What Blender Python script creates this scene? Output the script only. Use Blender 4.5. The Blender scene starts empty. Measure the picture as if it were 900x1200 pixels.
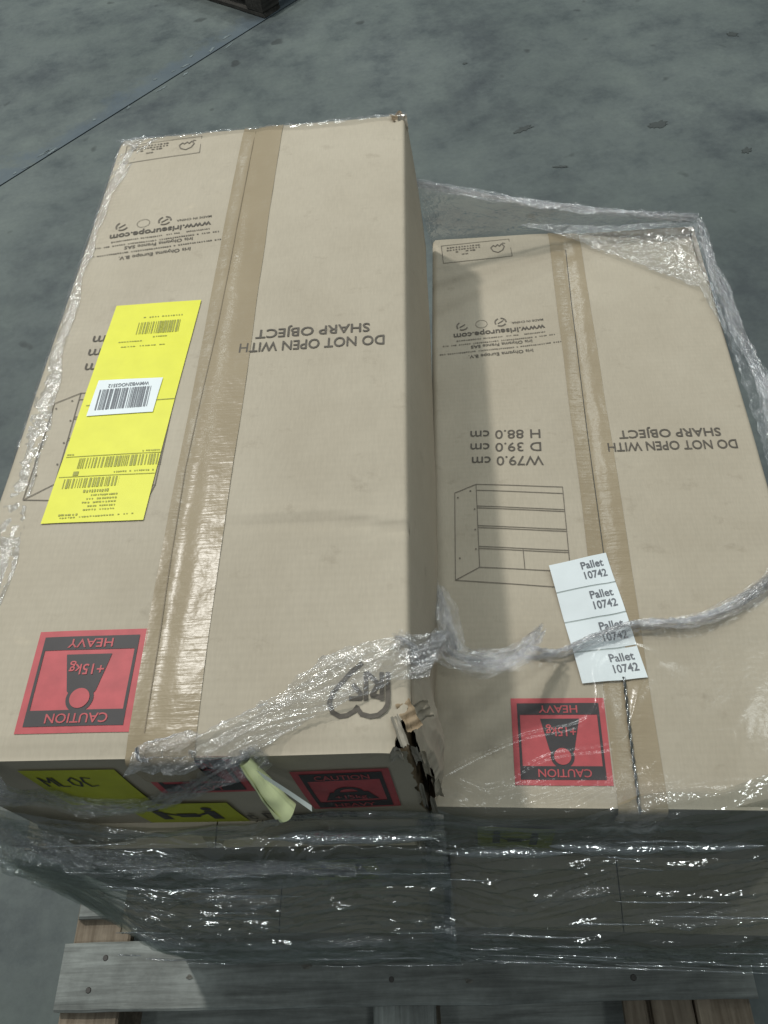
import bpy, math, random
import numpy as np

random.seed(7)
rng = np.random.default_rng(11)
scene = bpy.context.scene
COL = scene.collection

# ------------------------------------------------------------------ camera
CAM_Z = 1.58
PITCH, ROLL = math.radians(55.582), math.radians(-10.731)
cd = bpy.data.cameras.new('camera')
cam = bpy.data.objects.new('camera', cd); COL.objects.link(cam)
fwd = np.array([0, math.cos(PITCH), -math.sin(PITCH)])
up0 = np.array([0, math.sin(PITCH), math.cos(PITCH)]); r0 = np.array([1.0, 0, 0])
rt = r0*math.cos(ROLL) + up0*math.sin(ROLL)
up = -r0*math.sin(ROLL) + up0*math.cos(ROLL)
from mathutils import Matrix, Vector
cam.matrix_world = Matrix(((rt[0], up[0], -fwd[0], 0), (rt[1], up[1], -fwd[1], 0), (rt[2], up[2], -fwd[2], CAM_Z), (0, 0, 0, 1)))
cd.sensor_fit = 'VERTICAL'; cd.sensor_height = 36.0; cd.sensor_width = 27.0
cd.lens = 36.0*930/1200
cd.clip_start = 0.02; cd.clip_end = 200
scene.camera = cam

# ------------------------------------------------------------------ light
w = bpy.data.worlds.new('World'); scene.world = w; w.use_nodes = True
bg = w.node_tree.nodes['Background']
bg.inputs[0].default_value = (0.78, 0.92, 1.0, 1); bg.inputs[1].default_value = 0.10

def lamp(name, loc, power, size, size_y=None, col=(1, 0.98, 0.93), rot=(0, 0, 0)):
    d = bpy.data.lights.new(name, 'AREA'); d.energy = power; d.color = col
    if size_y: d.shape = 'RECTANGLE'; d.size = size; d.size_y = size_y
    else: d.shape = 'DISK'; d.size = size
    o = bpy.data.objects.new(name, d); o.location = loc; o.rotation_euler = rot; COL.objects.link(o)
    return o
lamp('high_bay_lamp', (-2.2, 3.9, 7.2), 250, 0.42)
for lx, ly, pw in ((-7.0, 7.5, 90), (-4.5, 10.5, 110), (0.6, 5.6, 75), (1.5, 9.0, 110), (4.6, 7.0, 90), (7.5, 4.0, 90), (-6.5, 3.0, 60), (3.6, 1.8, 30), (-2.6, -1.6, 30), (1.2, -2.0, 42)):
    lamp('high_bay_lamp', (lx, ly, 7.4), pw, 0.7, None, (.93, 1.0, .98))

scene.view_settings.view_transform = 'Standard'
scene.view_settings.look = 'None'
scene.view_settings.exposure = 0.34
scene.view_settings.gamma = 1.0
scene.render.engine = 'CYCLES'
scene.cycles.use_denoising = True
scene.cycles.max_bounces = 10
scene.cycles.transparent_max_bounces = 32
scene.cycles.sample_clamp_indirect = 4.0
scene.cycles.caustics_reflective = False
scene.cycles.caustics_refractive = False

# ------------------------------------------------------------------ numpy noise
_perm = rng.permutation(512).astype(np.int64)
_ang = rng.random(512)*2*np.pi
def perlin(x, y, seed=0):
    x = np.asarray(x, float) + seed*17.31; y = np.asarray(y, float) + seed*9.77
    xi = np.floor(x).astype(np.int64); yi = np.floor(y).astype(np.int64)
    xf = x-xi; yf = y-yi
    def g(ix, iy, dx, dy):
        h = _perm[(_perm[ix % 512] + iy) % 512]; a = _ang[h]
        return np.cos(a)*dx + np.sin(a)*dy
    s = xf*xf*xf*(xf*(xf*6-15)+10); t = yf*yf*yf*(yf*(yf*6-15)+10)
    n00 = g(xi, yi, xf, yf); n10 = g(xi+1, yi, xf-1, yf)
    n01 = g(xi, yi+1, xf, yf-1); n11 = g(xi+1, yi+1, xf-1, yf-1)
    return 1.4*((n00*(1-s)+n10*s)*(1-t) + (n01*(1-s)+n11*s)*t)
def ridged(x, y, seed=0):
    return 1-np.minimum(1, np.abs(perlin(x, y, seed))*2.2)
def fbm(x, y, seed=0, o=3):
    r = 0; a = 1.0
    for k in range(o):
        r = r + a*perlin(x*2**k, y*2**k, seed+k); a *= .5
    return r
def sstep(a, b, x):
    t = np.clip((x-a)/(b-a), 0, 1); return t*t*(3-2*t)

# ------------------------------------------------------------------ materials
def new_mat(name):
    m = bpy.data.materials.new(name); m.use_nodes = True
    return m, m.node_tree.nodes, m.node_tree.links, m.node_tree.nodes['Principled BSDF']
def N(nodes, t, **kw):
    n = nodes.new(t)
    for k, v in kw.items():
        if k in n.inputs.keys() if isinstance(k, str) else False: n.inputs[k].default_value = v
        else: setattr(n, k, v)
    return n
def ramp(nodes, stops):
    r = nodes.new('ShaderNodeValToRGB'); cr = r.color_ramp
    while len(cr.elements) < len(stops): cr.elements.new(0.5)
    for e, (p, c) in zip(cr.elements, stops):
        e.position = p; e.color = (*c, 1) if len(c) == 3 else c
    return r
def mapping(nodes, links, scale, coord='Object'):
    tc = nodes.new('ShaderNodeTexCoord'); mp = nodes.new('ShaderNodeMapping')
    mp.inputs['Scale'].default_value = scale
    links.new(tc.outputs[coord], mp.inputs[0]); return mp
def noise(nodes, links, src, scale, detail=4, rough=.55):
    n = nodes.new('ShaderNodeTexNoise'); n.inputs['Scale'].default_value = scale
    n.inputs['Detail'].default_value = detail; n.inputs['Roughness'].default_value = rough
    if src is not None: links.new(src, n.inputs['Vector'])
    return n
def mixc(nodes, links, fac, a, b, blend='MIX'):
    m = nodes.new('ShaderNodeMix'); m.data_type = 'RGBA'; m.blend_type = blend
    for sock, v in ((m.inputs[0], fac), (m.inputs[6], a), (m.inputs[7], b)):
        if hasattr(v, 'is_linked') or hasattr(v, 'links'): links.new(v, sock)
        elif isinstance(v, (int, float)): sock.default_value = v
        else: sock.default_value = (*v, 1)
    return m.outputs[2]

def cardboard(name, base, dark):
    m, n, l, b = new_mat(name)
    mp = mapping(n, l, (1, 1, 1))
    n1 = noise(n, l, mp.outputs[0], 4.2, 7, .62); r1 = ramp(n, [(.30, dark), (.66, base)])
    l.new(n1.outputs[0], r1.inputs[0])
    mp2 = mapping(n, l, (60, 9, 60)); n2 = noise(n, l, mp2.outputs[0], 8, 3)
    r2 = ramp(n, [(.3, (.95,)*3), (.7, (1.025,)*3)]); l.new(n2.outputs[0], r2.inputs[0])
    c = mixc(n, l, 1.0, r1.outputs[0], r2.outputs[0], 'MULTIPLY')
    mp3 = mapping(n, l, (1.0, 1.3, 1)); n3 = noise(n, l, mp3.outputs[0], 24, 6, .7)
    r3 = ramp(n, [(.22, (1.10, 1.09, 1.07)), (.36, (1,)*3), (.60, (1,)*3), (.78, (.78, .76, .74))]); l.new(n3.outputs[0], r3.inputs[0])
    c = mixc(n, l, 1.0, c, r3.outputs[0], 'MULTIPLY')
    l.new(c, b.inputs['Base Color']); b.inputs['Roughness'].default_value = .62
    b.inputs['Specular IOR Level'].default_value = .32
    # faint corrugation washboard + fibre bump
    wv = n.new('ShaderNodeTexWave'); wv.wave_type = 'BANDS'; wv.bands_direction = 'Y'
    wv.inputs['Scale'].default_value = 40; wv.inputs['Distortion'].default_value = .6
    l.new(mp.outputs[0], wv.inputs['Vector'])
    bu = n.new('ShaderNodeBump'); bu.inputs['Strength'].default_value = .10; bu.inputs['Distance'].default_value = .0006
    l.new(wv.outputs[0], bu.inputs['Height'])
    bu2 = n.new('ShaderNodeBump'); bu2.inputs['Strength'].default_value = .22; bu2.inputs['Distance'].default_value = .003
    n4 = noise(n, l, mp.outputs[0], 16, 4); l.new(n4.outputs[0], bu2.inputs['Height'])
    l.new(bu.outputs[0], bu2.inputs['Normal']); l.new(bu2.outputs[0], b.inputs['Normal'])
    return m
M = {}
M['card'] = cardboard('kraft_cardboard', (.488, .432, .338), (.405, .352, .268))
M['torn'] = cardboard('torn_paper', (.48, .45, .38), (.22, .19, .15))
M['core'] = cardboard('corrugated_core', (.36, .27, .17), (.20, .145, .09))

def plain(name, col, rough=.6, spec=.3, var=.12, scale=40):
    m, n, l, b = new_mat(name)
    mp = mapping(n, l, (1, 1, 1)); t = noise(n, l, mp.outputs[0], scale, 4)
    r = ramp(n, [(.3, tuple(c*(1-var) for c in col)), (.7, tuple(min(1, c*(1+var*.5)) for c in col))])
    l.new(t.outputs[0], r.inputs[0]); l.new(r.outputs[0], b.inputs['Base Color'])
    b.inputs['Roughness'].default_value = rough; b.inputs['Specular IOR Level'].default_value = spec
    return m
M['ink'] = plain('print_ink', (.115, .10, .082), .6, .25, .25, 220)
M['ink_faint'] = plain('faint_print_ink', (.185, .16, .13), .6, .25, .25, 220)
M['black'] = plain('black_label_ink', (.05, .045, .047), .5, .3)
M['red'] = plain('red_label_paper', (.50, .085, .095), .5, .35, .14, 60)
M['yellow'] = plain('yellow_label_paper', (.80, .79, .065), .45, .35, .05)
M['yink'] = plain('thermal_ink_on_yellow', (.37, .37, .07), .5, .3, .2, 200)
M['white'] = plain('white_sticker_paper', (.80, .86, .88), .45, .4, .03)
M['greyink'] = plain('thermal_ink', (.17, .18, .20), .5, .3)
M['gap'] = plain('sticker_die_cut', (.50, .56, .55), .6, .3)
M['curl'] = plain('peeled_label_paper', (.62, .68, .38), .4, .4, .08)
M['curlback'] = plain('peeled_label_back', (.70, .76, .72), .4, .4, .05)
M['lift'] = plain('lift_label_paper', (.50, .52, .03), .5, .35, .1)

def tape_mat():
    m, n, l, b = new_mat('brown_packing_tape')
    mp = mapping(n, l, (1, 1, 1))
    t = noise(n, l, mp.outputs[0], 9, 4); r = ramp(n, [(.3, (.320, .258, .170)), (.7, (.365, .30, .205))])
    l.new(t.outputs[0], r.inputs[0]); l.new(r.outputs[0], b.inputs['Base Color'])
    b.inputs['Roughness'].default_value = .27; b.inputs['Specular IOR Level'].default_value = .30
    mp2 = mapping(n, l, (10, 90, 10)); t2 = noise(n, l, mp2.outputs[0], 3, 3)
    bu = n.new('ShaderNodeBump'); bu.inputs['Strength'].default_value = .22; bu.inputs['Distance'].default_value = .0016
    l.new(t2.outputs[0], bu.inputs['Height'])
    t3 = noise(n, l, mp.outputs[0], 22, 4); bu2 = n.new('ShaderNodeBump')
    bu2.inputs['Strength'].default_value = .5; bu2.inputs['Distance'].default_value = .004
    l.new(t3.outputs[0], bu2.inputs['Height']); l.new(bu.outputs[0], bu2.inputs['Normal'])
    l.new(bu2.outputs[0], b.inputs['Normal'])
    return m
M['tape'] = tape_mat()

def film_mat(name, veil0, veil1, gloss, rough, bump, bscale, tint=(.95, .97, .97), cap=.4, stretch=(1, 1, 1), bump0=.2, base=.05):
    m, n, l, b = new_mat(name); n.remove(b)
    out = n['Material Output']
    at = n.new('ShaderNodeAttribute'); at.attribute_name = 'gather'
    mp = mapping(n, l, stretch); mp.inputs['Rotation'].default_value = (0, 0, .17)
    t1 = noise(n, l, mp.outputs[0], bscale, 2.5, .6)
    gm = n.new('ShaderNodeMath'); gm.operation = 'MULTIPLY_ADD'; gm.inputs[1].default_value = 1.6; gm.inputs[2].default_value = bump0
    gm.use_clamp = True; l.new(at.outputs['Fac'], gm.inputs[0])
    hm = n.new('ShaderNodeMath'); hm.operation = 'MULTIPLY'; l.new(t1.outputs[0], hm.inputs[0]); l.new(gm.outputs[0], hm.inputs[1])
    bu = n.new('ShaderNodeBump'); bu.inputs['Strength'].default_value = 1.0; bu.inputs['Distance'].default_value = bump
    l.new(hm.outputs[0], bu.inputs['Height'])
    gl = n.new('ShaderNodeBsdfGlossy'); gl.inputs['Roughness'].default_value = rough
    gl.inputs['Color'].default_value = (1, 1, 1, 1); l.new(bu.outputs[0], gl.inputs['Normal'])
    tr = n.new('ShaderNodeBsdfTransparent'); tr.inputs['Color'].default_value = (*tint, 1)
    df = n.new('ShaderNodeBsdfDiffuse'); df.inputs['Color'].default_value = (.94, .95, 1.0, 1)
    tl = n.new('ShaderNodeBsdfTranslucent'); tl.inputs['Color'].default_value = (.94, .95, 1.0, 1)
    l.new(bu.outputs[0], df.inputs['Normal'])
    mx = n.new('ShaderNodeMixShader'); mx.inputs[0].default_value = .45
    l.new(df.outputs[0], mx.inputs[1]); l.new(tl.outputs[0], mx.inputs[2])
    mr = n.new('ShaderNodeMapRange'); mr.inputs['To Min'].default_value = veil0; mr.inputs['To Max'].default_value = veil1
    l.new(at.outputs['Fac'], mr.inputs['Value'])
    m1 = n.new('ShaderNodeMixShader'); l.new(mr.outputs[0], m1.inputs[0])
    l.new(tr.outputs[0], m1.inputs[1]); l.new(mx.outputs[0], m1.inputs[2])
    fr = n.new('ShaderNodeFresnel'); fr.inputs['IOR'].default_value = 1.45; l.new(bu.outputs[0], fr.inputs['Normal'])
    mu = n.new('ShaderNodeMath'); mu.operation = 'MULTIPLY_ADD'; mu.use_clamp = True; mu.inputs[1].default_value = gloss; mu.inputs[2].default_value = base
    l.new(fr.outputs[0], mu.inputs[0])
    mn = n.new('ShaderNodeMath'); mn.operation = 'MINIMUM'; mn.inputs[1].default_value = cap
    l.new(mu.outputs[0], mn.inputs[0])
    m2 = n.new('ShaderNodeMixShader'); l.new(mn.outputs[0], m2.inputs[0])
    l.new(m1.outputs[0], m2.inputs[1]); l.new(gl.outputs[0], m2.inputs[2])
    l.new(m2.outputs[0], out.inputs['Surface'])
    return m
M['film'] = film_mat('stretch_film', .006, .46, .40, .16, .0065, 190, (.985, .99, .99), .22, (1, 1, 1), .12, .15)
M['filmfront'] = film_mat('stretch_film_layers', .003, .46, .35, .11, .0060, 170, (.92, .94, .93), .17, (.30, 1, 1), .08, .13)
M['filmtop'] = film_mat('stretch_film_on_top', .004, .46, .2, .16, .0060, 170, (.985, .985, .98), .08, (1, 1, 1), .0, .006)
M['inner'] = film_mat('darkening_inner_layers', .008, .05, .2, .25, .002, 60, (.74, .745, .715), .08, (.3, 1, 1), .1, .02)  # extra film layers, tinted dark to deepen the shade over the fronts
M['rope'] = film_mat('gathered_film', .03, .46, .10, .16, .0055, 190, (1.0, 1.0, 1.0), .16, (1, 1, 1), .55, .13)
M['fold'] = film_mat('tight_film_fold', .01, .30, .4, .11, .003, 160, (.97, .98, .98), .5, (.2, 1, 1), .5, .38)

def wood_mat(name, c0, c1, dirt):
    m, n, l, b = new_mat(name)
    mp = mapping(n, l, (1.6, 26, 26)); oi = n.new('ShaderNodeObjectInfo')
    va = n.new('ShaderNodeVectorMath'); va.operation = 'ADD'
    ml = n.new('ShaderNodeMath'); ml.operation = 'MULTIPLY'; ml.inputs[1].default_value = 37.0
    l.new(oi.outputs['Random'], ml.inputs[0]); l.new(mp.outputs[0], va.inputs[0]); l.new(ml.outputs[0], va.inputs[1])
    t = noise(n, l, va.outputs[0], 3.2, 6, .65); t.inputs['Distortion'].default_value = .5
    r = ramp(n, [(.28, c0), (.5, tuple((a+b_)/2 for a, b_ in zip(c0, c1))), (.72, c1)])
    l.new(t.outputs[0], r.inputs[0])
    mp2 = mapping(n, l, (1, 1, 1)); t2 = noise(n, l, mp2.outputs[0], 7, 6, .7)
    r2 = ramp(n, [(.38, (dirt,)*3), (.62, (1, 1, 1))]); l.new(t2.outputs[0], r2.inputs[0])
    c = mixc(n, l, 1.0, r.outputs[0], r2.outputs[0], 'MULTIPLY')
    l.new(c, b.inputs['Base Color']); b.inputs['Roughness'].default_value = .8
    b.inputs['Specular IOR Level'].default_value = .2
    bu = n.new('ShaderNodeBump'); bu.inputs['Strength'].default_value = .5; bu.inputs['Distance'].default_value = .003
    l.new(t.outputs[0], bu.inputs['Height']); l.new(bu.outputs[0], b.inputs['Normal'])
    return m
M['wood'] = wood_mat('weathered_wood', (.155, .163, .152), (.385, .41, .39), .62)
M['wood2'] = wood_mat('brown_wood', (.16, .125, .09), (.36, .30, .23), .7)
M['wood3'] = wood_mat('dark_wood', (.035, .033, .03), (.10, .095, .085), .6)  # much darker wood tones, used for the back pallet
M['knot'] = plain('wood_knot', (.17, .165, .145), .8, .2, .5, 300)
M['nail'] = plain('rusty_nail', (.05, .045, .04), .5, .5)

# joint direction on the floor
J0 = np.array([-1.155, 2.815]); J1 = np.array([-.15, 3.672]); JD = (J1-J0)/np.linalg.norm(J1-J0); JN = np.array([-JD[1], JD[0]])
def floor_mat():
    m, n, l, b = new_mat('concrete')
    mp = mapping(n, l, (1, 1, 1))
    t1 = noise(n, l, mp.outputs[0], .9, 6, .6); t2 = noise(n, l, mp.outputs[0], 5, 8, .68)
    t3 = noise(n, l, mp.outputs[0], 60, 4, .6)
    r1 = ramp(n, [(.3, (.066, .082, .081)), (.7, (.118, .138, .134))]); l.new(t1.outputs[0], r1.inputs[0])
    r2 = ramp(n, [(.30, (.55, .58, .62)), (.47, (.95,)*3), (.72, (1.20, 1.19, 1.14))]); l.new(t2.outputs[0], r2.inputs[0])
    c = mixc(n, l, 1.0, r1.outputs[0], r2.outputs[0], 'MULTIPLY')
    r3 = ramp(n, [(.3, (.92,)*3), (.7, (1.06,)*3)]); l.new(t3.outputs[0], r3.inputs[0])
    c = mixc(n, l, 1.0, c, r3.outputs[0], 'MULTIPLY')
    t6 = noise(n, l, mp.outputs[0], 2.3, 7, .72); r6 = ramp(n, [(.34, (.62, .63, .68)), (.5, (1,)*3), (.7, (1.12, 1.12, 1.09))]); l.new(t6.outputs[0], r6.inputs[0])
    c = mixc(n, l, 1.0, c, r6.outputs[0], 'MULTIPLY')
    # dark drips and chips
    t4 = noise(n, l, mp.outputs[0], 9, 2, .4); r4 = ramp(n, [(.70, (1,)*3), (.745, (.55,)*3)]); l.new(t4.outputs[0], r4.inputs[0])
    c = mixc(n, l, 1.0, c, r4.outputs[0], 'MULTIPLY')
    # worn paint and scuffs along the joint: distance to the joint line
    sx = n.new('ShaderNodeVectorMath'); sx.operation = 'DOT_PRODUCT'; sx.inputs[1].default_value = (JN[0], JN[1], 0)
    l.new(mp.outputs[0], sx.inputs[0])
    sb = n.new('ShaderNodeMath'); sb.operation = 'SUBTRACT'; sb.inputs[1].default_value = float(J0 @ JN)
    l.new(sx.outputs['Value'], sb.inputs[0])
    t5 = noise(n, l, mp.outputs[0], 4.5, 6, .7)
    ad = n.new('ShaderNodeMath'); ad.operation = 'MULTIPLY_ADD'; ad.inputs[1].default_value = -.55; l.new(t5.outputs[0], ad.inputs[0]); l.new(sb.outputs[0], ad.inputs[2])
    mrb = n.new('ShaderNodeMapRange'); mrb.inputs['From Min'].default_value = -.16; mrb.inputs['From Max'].default_value = -.24
    l.new(ad.outputs[0], mrb.inputs['Value'])
    pos = n.new('ShaderNodeMath'); pos.operation = 'GREATER_THAN'; pos.inputs[1].default_value = 0.0; l.new(sb.outputs[0], pos.inputs[0])
    mm = n.new('ShaderNodeMath'); mm.operation = 'MULTIPLY'; l.new(mrb.outputs[0], mm.inputs[0]); l.new(pos.outputs[0], mm.inputs[1])
    mm2 = n.new('ShaderNodeMath'); mm2.operation = 'MULTIPLY'; mm2.inputs[1].default_value = .6; l.new(mm.outputs[0], mm2.inputs[0])
    c = mixc(n, l, mm2.outputs[0], c, (.075, .10, .125))
    l.new(c, b.inputs['Base Color'])
    rr = n.new('ShaderNodeMapRange'); rr.inputs['To Min'].default_value = .42; rr.inputs['To Max'].default_value = .75
    l.new(t2.outputs[0], rr.inputs['Value']); l.new(rr.outputs[0], b.inputs['Roughness'])
    b.inputs['Specular IOR Level'].default_value = .35
    bu = n.new('ShaderNodeBump'); bu.inputs['Strength'].default_value = .35; bu.inputs['Distance'].default_value = .004
    l.new(t2.outputs[0], bu.inputs['Height']); l.new(bu.outputs[0], b.inputs['Normal'])
    return m
M['floor'] = floor_mat()
M['scuff'] = plain('pale_scuff', (.15, .18, .185), .7, .3, .3, 30)
M['joint'] = plain('joint_filler', (.028, .03, .03), .8, .2, .4, 20)
M['slit'] = plain('slit_edge', (.22, .17, .11), .4, .4)
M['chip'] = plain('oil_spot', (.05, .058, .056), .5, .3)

# ------------------------------------------------------------------ object helpers
def tag(o, label=None, cat=None, group=None, kind=None):
    for k, v in (('label', label), ('category', cat), ('group', group), ('kind', kind)):
        if v: o[k] = v
    return o
def empty(name, loc, rz=0):
    o = bpy.data.objects.new(name, None); COL.objects.link(o)
    o.location = loc; o.rotation_euler = (0, 0, rz); o.empty_display_size = .05
    return o
def mesh_obj(name, verts, faces, mat, parent=None, smooth=False, attr=None):
    me = bpy.data.meshes.new(name)
    me.from_pydata([tuple(map(float, v)) for v in verts], [], [tuple(map(int, f)) for f in faces])
    if smooth: me.polygons.foreach_set('use_smooth', [True]*len(me.polygons))
    mats = mat if isinstance(mat, (list, tuple)) else [mat]
    for m in mats: me.materials.append(m)
    if attr is not None:
        a = me.attributes.new('gather', 'FLOAT', 'POINT'); a.data.foreach_set('value', np.asarray(attr, np.float32).ravel())
    me.update()
    o = bpy.data.objects.new(name, me); COL.objects.link(o)
    if parent is not None: o.parent = parent
    return o
class MB:
    def __init__(s): s.v = []; s.f = []
    def add(s, vs, fs):
        k = len(s.v); s.v += [tuple(map(float, v)) for v in vs]; s.f += [tuple(int(i)+k for i in f) for f in fs]
    def grid(s, P, mask=None):
        n, m = P.shape[:2]
        fs = [(i*m+j, (i+1)*m+j, (i+1)*m+j+1, i*m+j+1) for i in range(n-1) for j in range(m-1) if mask is None or mask[i, j]]
        s.add(P.reshape(-1, 3), fs)
    def build(s, name, mat, parent=None, smooth=False): return mesh_obj(name, s.v, s.f, mat, parent, smooth)
def grid_obj(name, P, mat, parent=None, gather=None, origin=(0, 0, 0), smooth=True):
    n, m = P.shape[:2]
    idx = np.arange(n*m).reshape(n, m)
    f = np.stack([idx[:-1, :-1], idx[1:, :-1], idx[1:, 1:], idx[:-1, 1:]], -1).reshape(-1, 4)
    me = bpy.data.meshes.new(name)
    V = (P.reshape(-1, 3)-np.asarray(origin)).astype(np.float32)
    me.vertices.add(len(V)); me.vertices.foreach_set('co', V.ravel())
    me.loops.add(f.size); me.loops.foreach_set('vertex_index', f.ravel().astype(np.int32))
    me.polygons.add(len(f)); me.polygons.foreach_set('loop_start', np.arange(0, f.size, 4, dtype=np.int32))
    me.update(calc_edges=True)
    if smooth: me.polygons.foreach_set('use_smooth', np.ones(len(f), bool))
    me.materials.append(mat)
    if gather is not None:
        a = me.attributes.new('gather', 'FLOAT', 'POINT')
        a.data.foreach_set('value', np.broadcast_to(gather, (n, m)).astype(np.float32).ravel())
    me.validate(); me.update()
    o = bpy.data.objects.new(name, me); COL.objects.link(o)
    if parent is not None: o.parent = parent
    return o

def text2d(body, width=None, height=None, bold=0.0, spacing=1.0):
    """glyph outlines of the built-in font as 2D triangles, scaled to width x height, origin at left of baseline"""
    c = bpy.data.curves.new('t', 'FONT'); c.body = body; c.size = 1.0; c.offset = bold; c.space_character = spacing
    c.resolution_u = 3
    o = bpy.data.objects.new('t', c); COL.objects.link(o)
    dg = bpy.context.evaluated_depsgraph_get(); me = bpy.data.meshes.new_from_object(o.evaluated_get(dg))
    V = np.array([v.co[:2] for v in me.vertices]).reshape(-1, 2); F = [tuple(p.vertices) for p in me.polygons]
    bpy.data.objects.remove(o); bpy.data.curves.remove(c); bpy.data.meshes.remove(me)
    if not len(V): return V, F
    x0, x1 = V[:, 0].min(), V[:, 0].max()
    V[:, 0] -= x0
    cap = .70
    sx = width/(x1-x0) if width else None; sy = height/cap if height else None
    sx = sx or sy; sy = sy or sx
    V[:, 0] *= sx; V[:, 1] *= sy
    return V, F
def stroke2d(pts, wd):
    """a polyline as quads of width wd"""
    V = []; F = []
    pts = np.asarray(pts, float)
    for a, b in zip(pts[:-1], pts[1:]):
        d = b-a; L = np.linalg.norm(d)
        if L < 1e-9: continue
        d /= L; q = np.array([-d[1], d[0]])*wd/2; a2 = a-d*wd*.25; b2 = b+d*wd*.25
        n = max(1, int(L/.03)); k = len(V)
        for i in range(n+1):
            c = a2+(b2-a2)*i/n; V += [c+q, c-q]
        F += [(k+2*i, k+2*i+1, k+2*i+3, k+2*i+2) for i in range(n)]
    return np.array(V), F
def rect2d(x0, y0, x1, y1, step=.03):
    nx = max(1, int(abs(x1-x0)/step)); ny = max(1, int(abs(y1-y0)/step))
    X, Y = np.meshgrid(np.linspace(x0, x1, nx+1), np.linspace(y0, y1, ny+1), indexing='ij')
    V = np.stack([X.ravel(), Y.ravel()], -1)
    F = [(i*(ny+1)+j, (i+1)*(ny+1)+j, (i+1)*(ny+1)+j+1, i*(ny+1)+j+1) for i in range(nx) for j in range(ny)]
    return V, F
def join2d(parts):
    V = []; F = []
    for v, f in parts:
        k = len(V); V += [tuple(q) for q in v]; F += [tuple(i+k for i in g) for g in f]
    return np.array(V).reshape(-1, 2), F
def xf(vf, ox=0, oy=0, rot=0, sx=1, sy=1):
    v, f = vf; c, s = math.cos(rot), math.sin(rot); v = np.asarray(v)*[sx, sy]
    return np.stack([ox+v[:, 0]*c-v[:, 1]*s, oy+v[:, 0]*s+v[:, 1]*c], -1), f

# ------------------------------------------------------------------ setting: floor
DECK = 0.150
mb = MB()
Lh = 22.0; gw = .004
for sgn in (-1, 1):
    a = J0-JD*Lh+JN*sgn*gw; b = J0+JD*Lh+JN*sgn*gw; c = b+JN*sgn*Lh; d = a+JN*sgn*Lh
    q = [a, b, c, d] if sgn > 0 else [b, a, d, c]
    mb.add([(*p, 0) for p in q], [(0, 1, 2, 3)])
    e = [(*a, 0), (*b, 0), (*b, -.012), (*a, -.012)]
    mb.add(e, [(0, 1, 2, 3)])
floor = mb.build('floor', M['floor']); tag(floor, kind='structure')
fl = mesh_obj('joint_filler', [(*(J0-JD*Lh-JN*gw*2), -.006), (*(J0+JD*Lh-JN*gw*2), -.006), (*(J0+JD*Lh+JN*gw*2), -.006), (*(J0-JD*Lh+JN*gw*2), -.006)], [(0, 1, 2, 3)], M['joint'], floor)
# small pale scuffs beside the joint, dark spots on the slab
def blob(cx, cy, rx, ry, rot, z, mat, name, seed):
    n = 40; vs = [(cx, cy, z)]
    for k in range(n):
        a = 2*math.pi*k/n; r = 1+.7*float(perlin(math.cos(a)*1.6+seed, math.sin(a)*1.6, seed))+.4*float(perlin(math.cos(a)*4+seed, math.sin(a)*4, seed+3))
        x, y = rx*r*math.cos(a), ry*r*math.sin(a)
        vs.append((cx+x*math.cos(rot)-y*math.sin(rot), cy+x*math.sin(rot)+y*math.cos(rot), z))
    return mesh_obj(name, vs, [(0, 1+k, 1+(k+1) % n) for k in range(n)], mat, floor)
for k in range(16):
    s = random.uniform(0.05, 1.35); q = J0+JD*s+JN*(random.uniform(.01, .06) if random.random() < .7 else -random.uniform(.012, .03))
    blob(q[0], q[1], random.uniform(.006, .03), random.uniform(.003, .008), math.atan2(JD[1], JD[0])+random.uniform(-.4, .4), .0012, M['scuff'], 'scuff', k+1)
for (x, y, a, b, r) in ((1.147, 2.43, .035, .016, .1), (1.36, 2.2, .018, .012, .5), (1.49, 2.0, .03, .012, -.4), (1.05, 1.93, .03, .014, .2), (.62, 3.05, .008, .007, 0), (.72, 2.55, .03, .012, .3), (.78, 2.3, .02, .006, -.3), (1.6, 2.9, .016, .02, .4)):
    blob(x, y, a, b, r, .0014, M['chip'], 'oil_spot', int(x*10)+3)

# ------------------------------------------------------------------ pallets
def board_mesh(L, Wd, H, seed=0, name='board'):
    """a slightly waney, bevelled board along local x, origin at its lower corner"""
    n = 22; bv = .0035; P = []
    prof = [(bv, 0), (Wd-bv, 0), (Wd, bv), (Wd, H-bv), (Wd-bv, H), (bv, H), (0, H-bv), (0, bv)]
    for i in range(n+1):
        x = L*i/n
        wob = .0022*float(perlin(x*9, 0, seed)); wob2 = .0022*float(perlin(x*9, 5, seed+2)); cup = .0016*float(perlin(x*3, 9, seed))
        for (y, z) in prof:
            ex = (.007*float(perlin(y*45, z*60, seed+4)) if i in (0, n) else 0)
            P.append((x+ex, y+(wob if y < Wd/2 else wob2), z+cup*(1 if z > H/2 else 0)))
    F = []
    for i in range(n):
        for k in range(8):
            a = i*8+k; b = i*8+(k+1) % 8; F.append((a, b, b+8, a+8))
    F.append(tuple(range(7, -1, -1))); F.append(tuple(n*8+k for k in range(8)))
    me = bpy.data.meshes.new(name); me.from_pydata(P, [], F); me.update(); return me
def put(name, me, mat, parent, loc, rz=0):
    o = bpy.data.objects.new(name, me); COL.objects.link(o); o.parent = parent
    if not me.materials: me.materials.append(mat)
    o.location = loc; o.rotation_euler = (0, 0, rz); return o
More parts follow.
